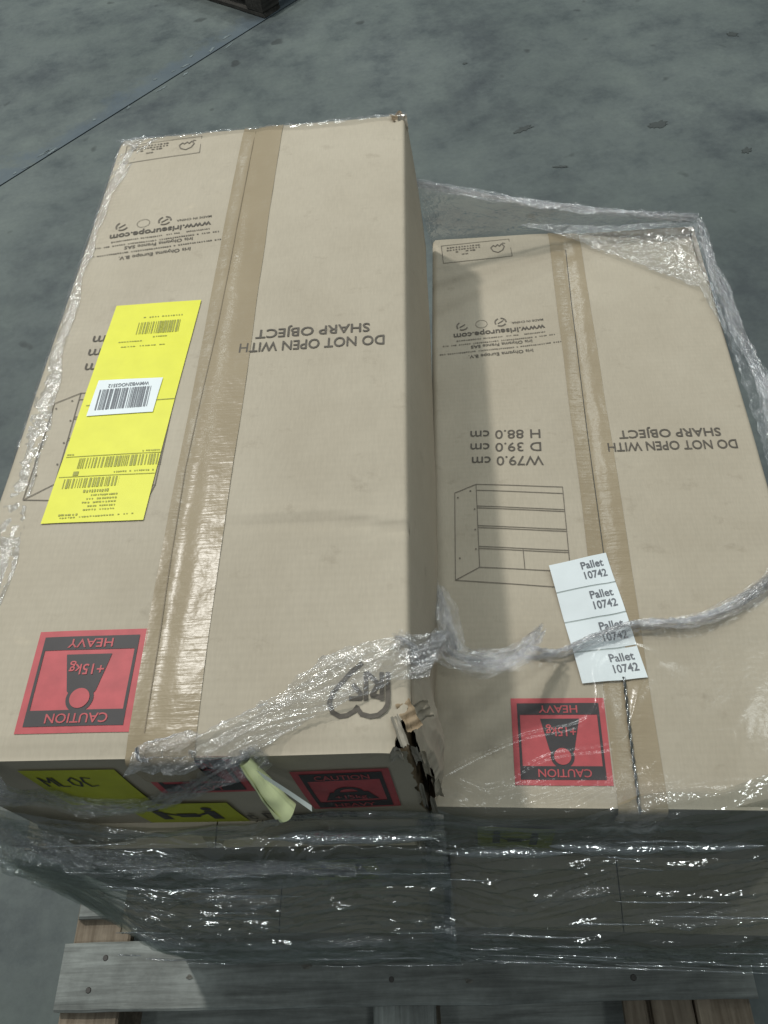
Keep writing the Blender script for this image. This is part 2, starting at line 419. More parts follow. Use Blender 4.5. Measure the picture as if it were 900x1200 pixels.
def nail(parent, x, y, z):
    n = 10; r = .0048
    vs = [(r*math.cos(2*math.pi*k/n), r*math.sin(2*math.pi*k/n), 0) for k in range(n)]+[(r*.8*math.cos(2*math.pi*k/n), r*.8*math.sin(2*math.pi*k/n), .0014) for k in range(n)]
    f = [(k, (k+1) % n, n+(k+1) % n, n+k) for k in range(n)]+[tuple(range(n, 2*n))]
    o = mesh_obj('nail', vs, f, M['nail'], parent); o.location = (x, y, z)
PAL_YAW = math.atan2(.011-.149, .303+.669)
pal = empty('wooden_pallet', (-.669, .149, 0), PAL_YAW)
tag(pal, 'weathered grey wooden pallet carrying the wrapped cartons', 'pallet')
PL = 1.09
# deck boards (along x), with real gaps
yy = 0.0
for i, (wd, gp, x0, x1) in enumerate([(.098, .036, 0, PL), (.100, .040, .012, PL-.01), (.097, .050, .006, PL), (.12, .045, .0, PL-.006), (.10, .05, .01, PL), (.098, .045, .004, PL-.008), (.10, .04, 0, PL), (.10, .0, .006, PL)]):
    put('deck_board', board_mesh(x1-x0, wd, .021, i*3+1), M['wood'], pal, (x0, yy, DECK-.021)); yy += wd+gp
PD = yy
# stringer boards (along y) under the deck, sticking out past the front deck board
for i, (x, wd, mt) in enumerate([(.004, .098, 'wood2'), (.513, .098, 'wood'), (.897, .034, 'wood2'), (.938, .062, 'wood2'), (1.004, .08, 'wood2')]):
    put('stringer_board', board_mesh(PD+.05, wd, .022, 40+i), M[mt], pal, (x+wd, -.05, DECK-.0435), math.pi/2)
for i, x in enumerate((.004, .513, .93)):
    for y in (-.048, PD/2-.05, PD-.102):
        put('block', board_mesh(.10 if x > .9 else .098, .10, .084, 60+i), M['wood2'], pal, (x, y, .0215))
for i, y in enumerate((-.035, PD/2-.05, PD-.10)):
    put('bottom_board', board_mesh(PL, .10, .021, 70+i), M['wood'], pal, (0, y, 0.0))
for x, y in ((.055, .03), (.075, .075), (.545, .035), (.585, .07), (.915, .03), (.975, .06), (.96, .078), (.05, .17), (.07, .2)):
    nail(pal, x, y, DECK-.0002)

for k, (x, y, rx, ry) in enumerate(((.41, .055, .008, .004), (.665, .03, .006, .0035), (.79, .062, .009, .005), (.22, .045, .005, .003))):
    n = 20; vs = [(0, 0, .0009)]+[(rx*(1+.25*math.sin(3*t+k))*math.cos(t), ry*(1+.2*math.cos(2*t+k))*math.sin(t), .0006) for t in np.linspace(0, 2*math.pi, n, endpoint=False)]
    o = mesh_obj('knot', vs, [(0, 1+i, 1+(i+1) % n) for i in range(n)], M['knot'], pal); o.location = (x, y, DECK+.0013)
bp = empty('wooden_pallet', (-.11, 3.72, 0), math.radians(41))
tag(bp, 'dark wooden pallet corner standing on the floor by the slab joint', 'pallet')
for i in range(6):
    put('deck_board', board_mesh(1.0, .1, .021, 80+i), M['wood3'], bp, (0, .0+i*.14, .129))
for i, x in enumerate((0, .45, .9)):
    put('stringer_board', board_mesh(.8, .1, .022, 90+i), M['wood3'], bp, (x+.1, 0, .106), math.pi/2)
    put('bottom_board', board_mesh(.8, .1, .020, 95+i), M['wood3'], bp, (x+.1, 0, 0), math.pi/2)
    for y in (0, .35, .7): put('block', board_mesh(.1, .1, .086, 99+i), M['wood3'], bp, (x, y, .0202))

# ------------------------------------------------------------------ cartons
W, L = .44, .9485
LO = np.array([-.44809, .27908]); LY = -.16446; LTOP = .9327
RO = np.array([-.01585+.006, .22125]); RY = -.19196; RTOP = .6926
TL, TR = .2412, .2711
def to_world(o, yaw, u, v, z):
    u = np.asarray(u, float); v = np.asarray(v, float)
    return np.stack(np.broadcast_arrays(o[0]+u*math.cos(yaw)-v*math.sin(yaw), o[1]+u*math.sin(yaw)+v*math.cos(yaw), z), -1)
def LW(u, v, z): return to_world(LO, LY, u, v, np.asarray(z, float))
def RW(u, v, z): return to_world(RO, RY, u, v, np.asarray(z, float))

def edge_roll(d, r=.006): d = np.clip(d, 0, r); return r-np.sqrt(np.maximum(r*r-(r-d)**2, 0))
def top_fn(kind, T):
    def f(u, v):
        u = np.asarray(u, float); v = np.asarray(v, float)
        z = T+.0045*np.sin(np.pi*np.clip(u/W, 0, 1))*np.sin(np.pi*np.clip(v/L, 0, 1))**.6
        seam = .213 if kind == 'left' else .2195
        z = z-.0022*np.exp(-((u-seam)/.012)**2)
        z = z+.0007*fbm(u*8, v*7, 3 if kind == 'left' else 8)+.0022*fbm(u*3.6, v*2.6, 5 if kind == 'left' else 9, 2)
        if kind == 'left':
            vc = .226-.012*sstep(.36, .44, u); w_ = sstep(.23, .31, u)
            z = z-.0030*w_*np.exp(-((v-vc)/.0035)**2)+.0016*w_*np.exp(-((v-vc-.012)/.007)**2)
        elif kind == 'right':
            d = ((u-.19)*.58+(v-.955)*.815)       # beyond the diagonal the corner is crushed
            z = z-.020*sstep(-.012, .11, d)
            z = z-.0015*np.exp(-((v-.10-.2*u)/.02)**2)*sstep(.25, .4, u)
        z = z-edge_roll(np.minimum(u, W-u))-.0022*np.exp(-(v/.012)**2)-.0022*np.exp(-((L-v)/.012)**2)
        return z
    return f
FL_, FR_, FP_ = top_fn('left', TL), top_fn('right', TR), top_fn('plain', TR)

def carton(name, label, o, yaw, zbase, T, kind, f):
    root = empty(name, (o[0], o[1], zbase), yaw)
    tag(root, label, 'carton', 'cartons wrapped on the pallet')
    seam = .213 if kind == 'left' else .2195
    # --- walls
    mb = MB(); zs = np.linspace(0, 1, 27 if kind != 'left' else 110)
    def bul(s, z, amp): return amp*np.sin(np.pi*s)*np.sin(np.pi*z)
    for side in ('front', 'back', 'left', 'right'):
        Ls = W if side in ('front', 'back') else L
        s = np.linspace(0, 1, 60 if Ls == W else 100)
        if kind == 'left' and side == 'front': s = np.concatenate([np.linspace(0, .94, 40), np.linspace(.945, 1, 30)])
        if kind == 'left' and side == 'right': s = np.concatenate([np.linspace(0, .06, 40), np.linspace(.065, 1, 80)])
        S, Zz = np.meshgrid(s, zs, indexing='ij'); mask = None
        amp = .003+.0015*fbm(S*4, Zz*2, 5)
        out = bul(S, Zz, amp)
        if kind == 'left' and side == 'right':
            out = out+.017*np.exp(-((S-.03)/.05)**2)*np.sin(np.pi*np.clip(Zz*1.05, 0, 1))+.016*(1-Zz)**.8*sstep(0, .25, S)+.008*np.sin(np.pi*Zz)**.7*np.sin(np.pi*np.clip(S*1.0,0,1))**.5+.004*ridged(S*30, Zz*3, 2)*np.exp(-(S/.1)**2)*np.sin(np.pi*Zz)
        H = T-.0055
        if kind == 'left' and side == 'front':
            jag = (.0022+.0045*ridged(Zz*6, Zz*0, 3)+.0016*perlin(Zz*40, Zz*0, 6)+.0008*perlin(Zz*110, Zz*0, 8))*sstep(.10, .3, Zz)
            S = S*(1-jag/W)
        if kind == 'left' and side == 'right':
            jag = (.004+.007*ridged(Zz*5, Zz*0, 9)+.003*perlin(Zz*35, Zz*0, 4)+.0012*perlin(Zz*100, Zz*0, 7)+.022*sstep(.80, 1, Zz))*sstep(.02, .2, Zz)
            S = jag/L+S*(1-jag/L)
        if side == 'front': P = np.stack([S*W, -out, Zz*H], -1)
        elif side == 'back': P = np.stack([S*W, L+out, Zz*H], -1)
        elif side == 'left': P = np.stack([-out, S*L, Zz*H], -1)
        else: P = np.stack([W+out, S*L, Zz*H], -1)
        mb.grid(P, mask)
    mb.add([(0, 0, 0.001), (W, 0, 0.001), (W, L, 0.001), (0, L, 0.001)], [(0, 1, 2, 3)])
    mb.build('body', M['card'], root, True)
    if kind == 'left':
        zz = np.linspace(.004, T-.020, 60); aa_ = np.linspace(0, 1, 26)
        A_, Z_ = np.meshgrid(aa_, zz, indexing='ij')
        x_ = np.where(A_ < .5, W-.040+.070*A_, W-.005); y_ = np.where(A_ < .5, .0050, .0050+.070*(A_-.5))
        wob = .0016*np.sin(Z_/.0078*2*np.pi)+.0018*fbm(A_*6, Z_*40, 4)
        grid_obj('inner_ply', np.stack([x_-wob, y_+wob, Z_], -1), M['core'], root)
    # --- the two long top flaps that meet at the seam
    vdense = np.unique(np.concatenate([np.linspace(0, .09, 46), np.linspace(.09, L, 130)]))
    for a, b in ((0, seam-.0008), (seam+.0008, W)):
        us = np.linspace(a, b, 46) if a == 0 else np.unique(np.concatenate([np.linspace(a, W-.04, 34), np.linspace(W-.04, W, 26)]))
        ve = vdense*(L+.004)/L-.002
        U, V = np.meshgrid(us, ve, indexing='ij'); Z = f(U, V); m_ = None
        if kind == 'left' and a > 0:
            cut = .017*np.clip(1-V/.040, 0, 1)**.7+(.0025*perlin(V*150, V*0, 3)+.0012*perlin(V*420, V*0, 5))*(1-sstep(.035, .05, V))
            cut = np.clip(cut, 0, 1); U = np.where(U > W-.05, W-.05+(U-(W-.05))*(1-cut/.05), U)
            Z = f(np.clip(U, 0, W), V)-.006*np.exp(-(((W-U)/.02)**2+(V/.05)**2))
        mb = MB(); mb.grid(np.stack([U, V, Z], -1), m_)
        th = .0050
        cut = -1
        for col in (0, -1):     # skirts: seam edge and outer edge
            P = np.stack([np.stack([U[col], V[col], Z[col]], -1), np.stack([U[col], V[col], Z[col]-th], -1)], 0)
            mb.grid(P)
        for row in (0, -1):
            P = np.stack([np.stack([U[:, row], V[:, row], Z[:, row]], -1), np.stack([U[:, row], V[:, row], Z[:, row]-th], -1)], 0)
            mb.grid(P)
        mb.build('top_flap', M['card'], root, True)
    return root

mid_v, low_v = -.024, -.078
def shift(o, yaw, du, dv): return np.array([o[0]+du*math.cos(yaw)-dv*math.sin(yaw), o[1]+du*math.sin(yaw)+dv*math.cos(yaw)])
TLL = (LTOP-TL-DECK)/2
TRR = RTOP-TR-DECK
cl = carton('cardboard_carton', 'tan carton with yellow shipping label and torn corner, topmost of its stack', LO, LY, LTOP-TL, TL, 'left', FL_)
cr = carton('cardboard_carton', 'tan carton carrying the white pallet stickers on its taped top', RO, RY, RTOP-TR, TR, 'right', FR_)
plain_f = top_fn('plain', TLL)
cm = carton('cardboard_carton', 'tan carton directly under the carton with the yellow shipping label', shift(LO, LY, -.012, mid_v), LY, DECK+TLL, TLL, 'plain', plain_f)
c2 = carton('cardboard_carton', 'lowest tan carton in the taller stack, resting on the pallet', shift(LO, LY, .004, low_v), LY, DECK, TLL, 'plain', plain_f)
c3 = carton('cardboard_carton', 'lower tan carton under the carton with the white pallet stickers', shift(RO, RY, .012, -.086), RY, DECK, TRR, 'plain', top_fn('plain', TRR))

# ------------------------------------------------------------------ print and tape on tops
def on_top(name, vf, root, f, mat, off=.0008):
    v, fc = vf; v = np.asarray(v)
    return mesh_obj(name, np.column_stack([v, f(v[:, 0], v[:, 1])+off]), fc, mat, root)
def on_front(name, vf, root, mat, off=.0012, T=TL, bulge=True):
    v, fc = vf; v = np.asarray(v)
    b = .0048*np.sin(np.pi*np.clip(v[:, 0]/W, 0, 1))*np.sin(np.pi*np.clip(v[:, 1]/T, 0, 1)) if bulge else 0
    return mesh_obj(name, np.column_stack([v[:, 0], np.zeros(len(v))-off-b, v[:, 1]]), fc, mat, root)
def utext(s, u_start, v_base, width, height, bold=0, rot=0):
    """printing that is read from the far side: runs toward -u, tops toward -v"""
    return xf(text2d(s, width, height, bold), u_start, v_base, math.pi+rot)
def dashes(u0, v0, length, h, n, rot=0, seed=0):
    r = random.Random(seed); parts = []; x = 0; seg = length/n
    for k in range(n*3):
        q = seg/3*r.uniform(.45, .85)
        if r.random() < .9: parts.append(rect2d(x, h*r.uniform(0, .18), x+q, h*r.uniform(.75, 1)))
        x += seg/3
    return xf(join2d(parts), u0, v0, math.pi+rot)

def tape(root, f, u0, u1, front=.055, name='packing_tape'):
    us = np.linspace(u0, u1, 22); v = np.linspace(-.0025, L+.0025, 300)
    U, V = np.meshgrid(us, v, indexing='ij')
    U = U+.0012*perlin(V*7, V*0, 12)
    Z = f(U, V)+.0007+.0004*ridged(U*25, V*10, 7)
    P = np.stack([U, V, Z], -1)
    # folded ends down the front and back
    n = 16; down = np.linspace(.004, front, n)
    Fp = np.stack([np.repeat(U[:, :1], n, 1), np.full((22, n), -.0065), Z[:, :1]-down[None, :]], -1)[:, ::-1]
    Bp = np.stack([np.repeat(U[:, -1:], n, 1), np.full((22, n), L+.0065), Z[:, -1:]-down[None, :]], -1)
    return grid_obj(name, np.concatenate([Fp, P, Bp], 1), M['tape'], root)

def prints(root, f, logo=True):
    # warning
    on_top('printed_warning', join2d([utext('DO NOT OPEN WITH', .4135, .4825, .171, .0150, .012), utext('SHARP OBJECT', .396, .5035, .136, .0140, .012)]), root, f, M['ink'])
    # address block, printed a little askew
    rot = .065; A = []; A2 = []
    A.append(utext('Iris Ohyama Europe B.V.', .154, .672, .098, .0065, .012, rot))
    A2.append(dashes(.197, .684, .186, .0026, 20, rot, 1))
    A.append(utext('Iris Ohyama France SAS', .154, .6925, .094, .0062, .012, rot))
    A2.append(dashes(.192, .701, .176, .0026, 19, rot, 2)); A2.append(dashes(.175, .7085, .14, .0026, 17, rot, 3))
    A.append(utext('www.iriseurope.com', .1755, .7235, .142, .0108, .02, rot))
    A.append(utext('MADE IN CHINA', .174, .737, .049, .0042, .01, rot))
    on_top('printed_address', join2d(A), root, f, M['ink'])
    on_top('printed_small_print', join2d(A2), root, f, M['ink_faint'])['kind'] = 'stuff'
    # three round marks
    B = []
    for k, u in enumerate((.108, .078, .048)):
        v = .7345-.065*(.1-u); a0 = k*1.1
        if k == 1:
            B.append(stroke2d([(u+.009*math.cos(t), v+.0085*math.sin(t)) for t in np.linspace(0, 2*math.pi, 20)], .0007))
        else:
            for j in range(2+(k == 0)):
                B.append(stroke2d([(u+.0085*math.cos(t), v+.0085*math.sin(t)) for t in np.linspace(a0+j*2.1, a0+j*2.1+1.5, 9)], .0022))
            B.append(stroke2d([(u-.004, v-.003), (u+.004, v+.003)], .0018))
    on_top('printed_recycling_marks', join2d(B), root, f, M['ink_faint'])
    # boxed recycling sign in the corner
    rot = .075; C = []
    cs = [xf((np.array([[x, y]]), []), .131, .9395, math.pi+rot)[0][0] for x, y in ((0, 0), (.116, 0), (.116, .047), (0, .047), (0, 0))]
    C.append(stroke2d(cs, .0011))
    tri = [(.014, .012), (.010, .020), (.014, .029), (.022, .034), (.030, .029), (.033, .020), (.028, .014), (.025, .018), (.021, .013), (.018, .018), (.014, .012)]
    C.append(xf(stroke2d(tri, .0016), .131, .9395, math.pi+rot)); C.append(xf(stroke2d([(.008, .012), (.012, .010), (.012, .015)], .0014), .131, .9395, math.pi+rot))
    for k, (x, y, ln) in enumerate(((.05, .010, .058), (.05, .0165, .058), (.058, .023, .035), (.068, .0315, .014))):
        C.append(xf(dashes(0, 0, ln, .0034, max(2, int(ln/.012)), math.pi, 20+k), .131-x, .9395-y, math.pi+rot))
    on_top('printed_recycling_box', join2d(C), root, f, M['ink_faint'])
    # dimensions
    on_top('printed_dimensions', join2d([utext('W79.0 cm', .1545, .4655, .098, .0160, .004, -.03), utext('D 39.0 cm', .1530, .4895, .098, .0155, .004, -.03), utext('H 88.0 cm', .1535, .5125, .098, .0155, .004, -.03)]), root, f, M['ink'])
    # cabinet drawing
    D = []; t = .0010
    Ls = [[(.031, .273), (.032, .408), (.061, .421), (.176, .412), (.1745, .282)], [(.031, .273), (.168, .2595), (.1745, .282), (.062, .291), (.031, .273)], [(.061, .421), (.062, .291)]]
    for a in (.411, .385, .382, .354, .351, .322, .319): Ls.append([(.0615, a), (.1755, a-.0095)])
    Ls.append([(.118, .3155), (.1185, .287)])
    for q in Ls: D.append(stroke2d(q, t))
    for (u, v) in ((.036, .40), (.053, .41), (.037, .305), (.058, .318), (.058, .348), (.058, .38)): D.append(rect2d(u-.001, v-.001, u+.001, v+.001))
    on_top('printed_cabinet_drawing', join2d(D), root, f, M['ink_faint'])
    if logo:
        G = []; lw = .0040
        for q in ([(.3969, .0761), (.3879, .0681), (.3799, .0588), (.3721, .0495), (.3698, .0412), (.3729, .0328), (.3793, .029), (.3855, .0297), (.3917, .0332), (.3943, .0368)], [(.3938, .0359), (.398, .0303), (.4052, .0281), (.4122, .029), (.4175, .0334), (.4201, .0379), (.4203, .0411)], [(.4203, .066), (.4203, .0428)], [(.4149, .0662), (.4152, .0428)], [(.4015, .043), (.4009, .0672)], [(.4021, .0672), (.4119, .0568), (.4066, .0466), (.4147, .0445)], [(.3901, .0565), (.3966, .0488), (.3968, .0441), (.3877, .0444)]):
            G.append(stroke2d(q, lw))
        on_top('printed_logo', join2d(G), root, f, M['ink'])
    # caution label: red square, read from the far side
    lab = on_top('caution_label', rect2d(.092, .0205, .196, .1175, .008), root, f, M['red'], .0007); lab['label'] = 'red and black heavy load caution square'
    K = []; x0, x1, y0, y1 = .0985, .1895, .0265, .1115
    K += [rect2d(x0, y0, x1, y0+.0145, .01), rect2d(x0, y1-.0135, x1, y1, .01), rect2d(x0, y0, x0+.0028, y1, .01), rect2d(x1-.0028, y0, x1, y1, .01)]
    tx = np.array([(.1235, .0935), (.1665, .0935), (.1585, .0585), (.1545, .0535), (.1355, .0535), (.1315, .0585)])
    K.append((tx, [(0, 5, 2, 1), (5, 4, 3, 2)]))
    cx, cy = .145, .0515; n = 28; R1, R0 = .0128, .0092
    ring = [(cx+r*math.cos(2*math.pi*k/n), cy+r*math.sin(2*math.pi*k/n)) for r in (R1, R0) for k in range(n)]
    K.append((np.array(ring), [(k, (k+1) % n, n+(k+1) % n, n+k) for k in range(n)]))
    kb = on_top('caution_pictogram', join2d(K), root, f, M['black'], .0011); kb.parent = lab
    disc = [(cx, cy)]+[(cx+R0*math.cos(2*math.pi*k/n), cy+R0*math.sin(2*math.pi*k/n)) for k in range(n)]
    tk = on_top('caution_lettering', join2d([utext('CAUTION', .1745, .0375, .057, .0085, .01), utext('HEAVY', .1655, .1085, .043, .0085, .01), utext('+15kg', .1620, .0835, .033, .0100, .012), (np.array(disc), [(0, 1+k, 1+(k+1) % n) for k in range(n)])]), root, f, M['red'], .0016); tk.parent = lab

tape(cl, FL_, .1955, .2555)
tape(cr, FR_, .198, .249)
prints(cl, FL_); prints(cr, FR_)
def slit(root, f, pts, wd, mat):
    on_top('tape_slit', stroke2d(pts, wd), root, f, M[mat], .0017)
slit(cr, FR_, [(.2235, .90), (.2205, .76), (.2190, .62), (.2180, .50), (.2182, .38), (.2178, .29)], .0009, 'chip')
slit(cl, FL_, [(.2140, .94), (.2130, .78), (.2120, .62), (.2100, .50), (.2060, .38), (.2040, .30), (.2060, .18), (.2080, .10), (.2090, .02)], .0008, 'slit')

# yellow shipping label on the tall stack
def lab_xy(a, b): return (.06+a*.110+b*.014, .24-.002*a+b*.327)      # skewed sheet in (u, v)
aa, bb = np.meshgrid(np.linspace(0, 1, 10), np.linspace(0, 1, 30), indexing='ij')
UU, VV = lab_xy(aa, bb)
yl = grid_obj('shipping_label', np.stack([UU, VV, FL_(UU, VV)+.0014], -1), M['yellow'], cl)
yl['label'] = 'long yellow shipping label with barcodes'
def barcode(u0, v0, u1, v1, n, seed, skew=0.0):
    r = random.Random(seed); parts = []; x = u0; w0 = (u1-u0)/(n*2.05)
    while x < u1:
        q = w0*r.choice((.7, 1, 1, 1.8, 2.6))
        a = np.array([(x, v0), (min(u1, x+q), v0), (min(u1, x+q)+skew, v1), (x+skew, v1)])
        parts.append((a, [(0, 1, 2, 3)])); x += q+w0*r.choice((.7, 1, 1, 1.7, 2.2))
    return join2d(parts)
def yprint(name, vf, mat='yink', off=.0019):
    o = on_top(name, vf, cl, FL_, M[mat], off); o.parent = yl; return o
yprint('barcode', barcode(.110, .511, .163, .532, 26, 1)); yprint('barcode', barcode(.083, .3085, .172, .323, 40, 2)); yprint('barcode', barcode(.0725, .283, .134, .2955, 30, 3))
yprint('printed_lines', join2d([stroke2d([(.073, .3995), (.1765, .4005)], .0012), stroke2d([(.067, .3258), (.1738, .3245)], .0008), stroke2d([(.0655, .2985), (.1718, .2965)], .0008), rect2d(.0805, .2995, .0865, .3050)]), 'yink')['kind'] = 'stuff'
fine = [xf(dashes(.164, .5415, .05, .0022, 5, 0, 31)), dashes(.172, .3290, .02, .0022, 3, 0, 33), dashes(.075, .3300, .009, .0022, 1, 0, 34), dashes(.170, .3025, .045, .0022, 6, 0, 35), dashes(.131, .2800, .034, .0042, 4, 0, 36)]
for k in range(5): fine.append(dashes(.136, .2735-k*.0046, .030+.004*(k % 3), .0022, 4, 0, 40+k))
fine += [dashes(.158, .2475, .08, .0018, 9, .02, 50), dashes(.098, .2500, .022, .0025, 2, 0, 51), dashes(.150, .506, .018, .0022, 2, 0, 52), dashes(.120, .500, .030, .0018, 3, 0, 53), dashes(.150, .491, .055, .0016, 5, 0, 54)]
yprint('printed_fine_text', join2d(fine), 'yink')['kind'] = 'stuff'
wq = [(.077, .383), (.155, .382), (.158, .434), (.080, .437)]
a2, b2 = np.meshgrid(np.linspace(0, 1, 8), np.linspace(0, 1, 6), indexing='ij')
WU = (wq[0][0]*(1-a2)+wq[1][0]*a2)*(1-b2)+(wq[3][0]*(1-a2)+wq[2][0]*a2)*b2
WV = (wq[0][1]*(1-a2)+wq[1][1]*a2)*(1-b2)+(wq[3][1]*(1-a2)+wq[2][1]*a2)*b2
ws = grid_obj('barcode_sticker', np.stack([WU, WV, FL_(WU, WV)+.0024], -1), M['white'], cl); ws['label'] = 'white barcode sticker stuck over the yellow label'
o = on_top('barcode', barcode(.085, .3905, .148, .4215, 34, 9), cl, FL_, M['greyink'], .0029); o.parent = ws
o = on_top('printed_number', utext('WMWB2NOG3512', .143, .4290, .049, .0052, .01), cl, FL_, M['greyink'], .0029); o.parent = ws

# strip of four pallet stickers
s0 = np.array([.174, .134]); s1 = np.array([.248, .141]); s2 = np.array([.148, .288]); s3 = np.array([.220, .306])
def sxy(a, b):
    a = np.asarray(a)[..., None]; b = np.asarray(b)[..., None]
    return (s0*(1-a)+s1*a)*(1-b)+(s2*(1-a)+s3*a)*b
def sticker_z(u, v, a, b): return FR_(u, v)+.0026+.0035*np.asarray(b)**3+.0012*np.sin(np.asarray(a)*3+np.asarray(b)*9)
cuts = [0, .244, .500, .752, 1.0]
for k in range(4):
    b0, b1 = cuts[k]+(.006 if k else 0), cuts[k+1]-(.006 if k < 3 else 0)
    A_, B_ = np.meshgrid(np.linspace(0, 1, 8), np.linspace(b0, b1, 7), indexing='ij')
    Q = sxy(A_, B_)
    st = grid_obj('pallet_sticker', np.dstack([Q, sticker_z(Q[..., 0], Q[..., 1], A_, B_)]), M['white'], cr)
    st['label'] = 'white pallet sticker, one of a strip of four'
    parts = []
    for s, aw, ax, by, hh in (('Pallet', .385, .52, b0+(b1-b0)*.60, .074), ('10742', .385, .53, b0+(b1-b0)*.24, .074)):
        v, fc = text2d(s, aw, hh*.82, .02); parts.append((v+[ax, by], fc))
    v, fc = join2d(parts); Q = sxy(v[:, 0], v[:, 1])
    mesh_obj('printed_text', np.column_stack([Q, sticker_z(Q[:, 0], Q[:, 1], v[:, 0], v[:, 1])+.0005]), fc, M['greyink'], st)
A_, B_ = np.meshgrid(np.linspace(.004, .996, 8), np.linspace(.01, .99, 22), indexing='ij'); Q = sxy(A_, B_)
bk = grid_obj('sticker_backing', np.dstack([Q, sticker_z(Q[..., 0], Q[..., 1], A_, B_)-.0006]), M['gap'], cr)

# ------------------------------------------------------------------ print and labels on the fronts
def front_label(root, name, quad, mat, off, T, label=None):
    (x0, y0), (x1, y1) = quad
    o = on_front(name, rect2d(x0, y0, x1, y1, .01), root, M[mat], off, T)
    if label: o['label'] = label
    return o
def zf(dz, T=TL): return T-dz
yt = front_label(cl, 'yellow_tag', ((.085, zf(.145)), (.175, zf(.030))), 'lift', .0010, TL, 'yellow tag with black handwriting')
hw = [stroke2d(np.array(q)*[.012, .026]+[.095+i*.013, zf(.075)], .0022) for i, q in enumerate([[(0, 0), (0, 1), (.4, .4), (.8, 1), (.8, 0)], [(0, 1), (0, 0), (.6, 0)], [(.5, 1), (0, .7), (0, .2), (.5, 0), (.8, .5), (.5, 1)], [(.8, .9), (.2, 1), (0, .5), (.2, 0), (.8, .1)]])]
o = on_front('handwriting', join2d(hw), cl, M['black'], .0015); o.parent = yt
def caution_front(u0, u1, z0, z1):
    lb = front_label(cl, 'caution_label', ((u0, z0), (u1, z1)), 'red', .0010, TL, 'red and black caution rectangle on the front of the carton')
    e = .007; hh = .022; K = [rect2d(u0+e, z0+e, u1-e, z0+e+hh), rect2d(u0+e, z1-e-hh, u1-e, z1-e), rect2d(u0+e, z0+e, u0+e+.004, z1-e), rect2d(u1-e-.004, z0+e, u1-e, z1-e)]
    c = (u0+u1)/2; zb = z0+e+hh+.006
    K.append((np.array([(c-.026, zb), (c+.026, zb), (c+.018, zb+.028), (c-.018, zb+.028)]), [(0, 1, 2, 3)]))
    ar = [(c+r*math.cos(t), zb+.028+r*1.2*math.sin(t)) for r in (.014, .0085) for t in np.linspace(0, math.pi, 14)]
    K.append((np.array(ar), [(k, k+1, 15+k, 14+k) for k in range(13)]))
    p = on_front('caution_pictogram', join2d(K), cl, M['black'], .0015); p.parent = lb
    v = join2d([xf(text2d('CAUTION', .050, .013, .01), c-.025, z1-e-hh+.004), xf(text2d('HEAVY', .04, .013, .01), c-.02, z0+e+.004), xf(text2d('+15kg', .03, .012, .01), c-.015, zb+.007)])
    p = on_front('caution_lettering', v, cl, M['red'], .0020); p.parent = lb
caution_front(.328, .416, zf(.178), zf(.048)); caution_front(.196, .286, zf(.100), zf(.004))
def lift_label(root, u0, u1, z0, z1, T):
    lb = front_label(root, 'lifting_label', ((u0, z0), (u1, z1)), 'lift', .0012, T, 'yellow label with a two person lifting sign')
    c = (u0+u1)/2; w_ = (u1-u0)/100; h = (z1-z0)/100; K = []
    for s in (-1, 1):
        K.append(rect2d(c+s*20*w_, z0+22*h, c+s*30*w_, z0+66*h)); K.append(stroke2d([(c+s*25*w_, z0+60*h), (c+s*10*w_, z0+44*h)], 5*w_))
        n = 12; K.append((np.array([(c+s*25*w_, z0+76*h)]+[(c+s*25*w_+5*w_*math.cos(2*math.pi*k/n), z0+76*h+8*h*math.sin(2*math.pi*k/n)) for k in range(n)]), [(0, 1+k, 1+(k+1) % n) for k in range(n)]))
    K.append(rect2d(c-10*w_, z0+34*h, c+10*w_, z0+54*h))
    p = on_front('lifting_pictogram', join2d(K), root, M['black'], .0018, T); p.parent = lb
lift_label(cl, .137, .247, zf(.234), zf(.138), TL)
lift_label(cm, .30, .385, TLL-.20, TLL-.07, TLL)
lift_label(cr, .05, .14, TR-.20, TR-.09, TR)
on_front('printed_product_name', join2d([xf(text2d('t Drawers', .118, .030, .014), .250, zf(.218)), xf(text2d('WCH-790', .055, .013, .0), .250, zf(.238))]), cl, M['ink'], .0015)

# peeled label curling off the front edge
n, m = 26, 20
A_, B_ = np.meshgrid(np.linspace(0, 1, n), np.linspace(0, 1, m), indexing='ij')   # A around the roll, B along it
rr = (.0062+.0045*B_-.0011*A_)*(1+.10*perlin(A_*5, B_*5, 3)); th = -.6+A_*6.6+.35*perlin(B_*4, A_*2, 8)
ax0 = np.array([.300, -.006, TL-.004]); ax1 = np.array([.328, -.036, TL-.040])
ax = ax1-ax0; ax /= np.linalg.norm(ax); e1 = np.cross(ax, [0, 0, 1.]); e1 /= np.linalg.norm(e1); e2 = np.cross(ax, e1)
B_ = B_+.10*perlin(A_*3, B_*0, 4)*(B_ > .5)+.12*A_*B_
P = ax0+(ax1-ax0)*B_[..., None]+rr[..., None]*(np.cos(th)[..., None]*e1+np.sin(th)[..., None]*e2)
pe = grid_obj('peeled_label', P, M['curl'], cl); pe['label'] = 'pale yellow label peeling off in a curl'
t = np.linspace(0, 1, 16); tail = np.stack([np.stack([.305+.05*t, -.010-.028*t, TL-.006-.018*t+.006*np.sin(t*3)], -1), np.stack([.305+.05*t, -.012-.03*t, TL-.0085-.018*t*t-.004*(1-t)], -1)], 1)
grid_obj('peeled_strip', tail, M['curlback'], cl)

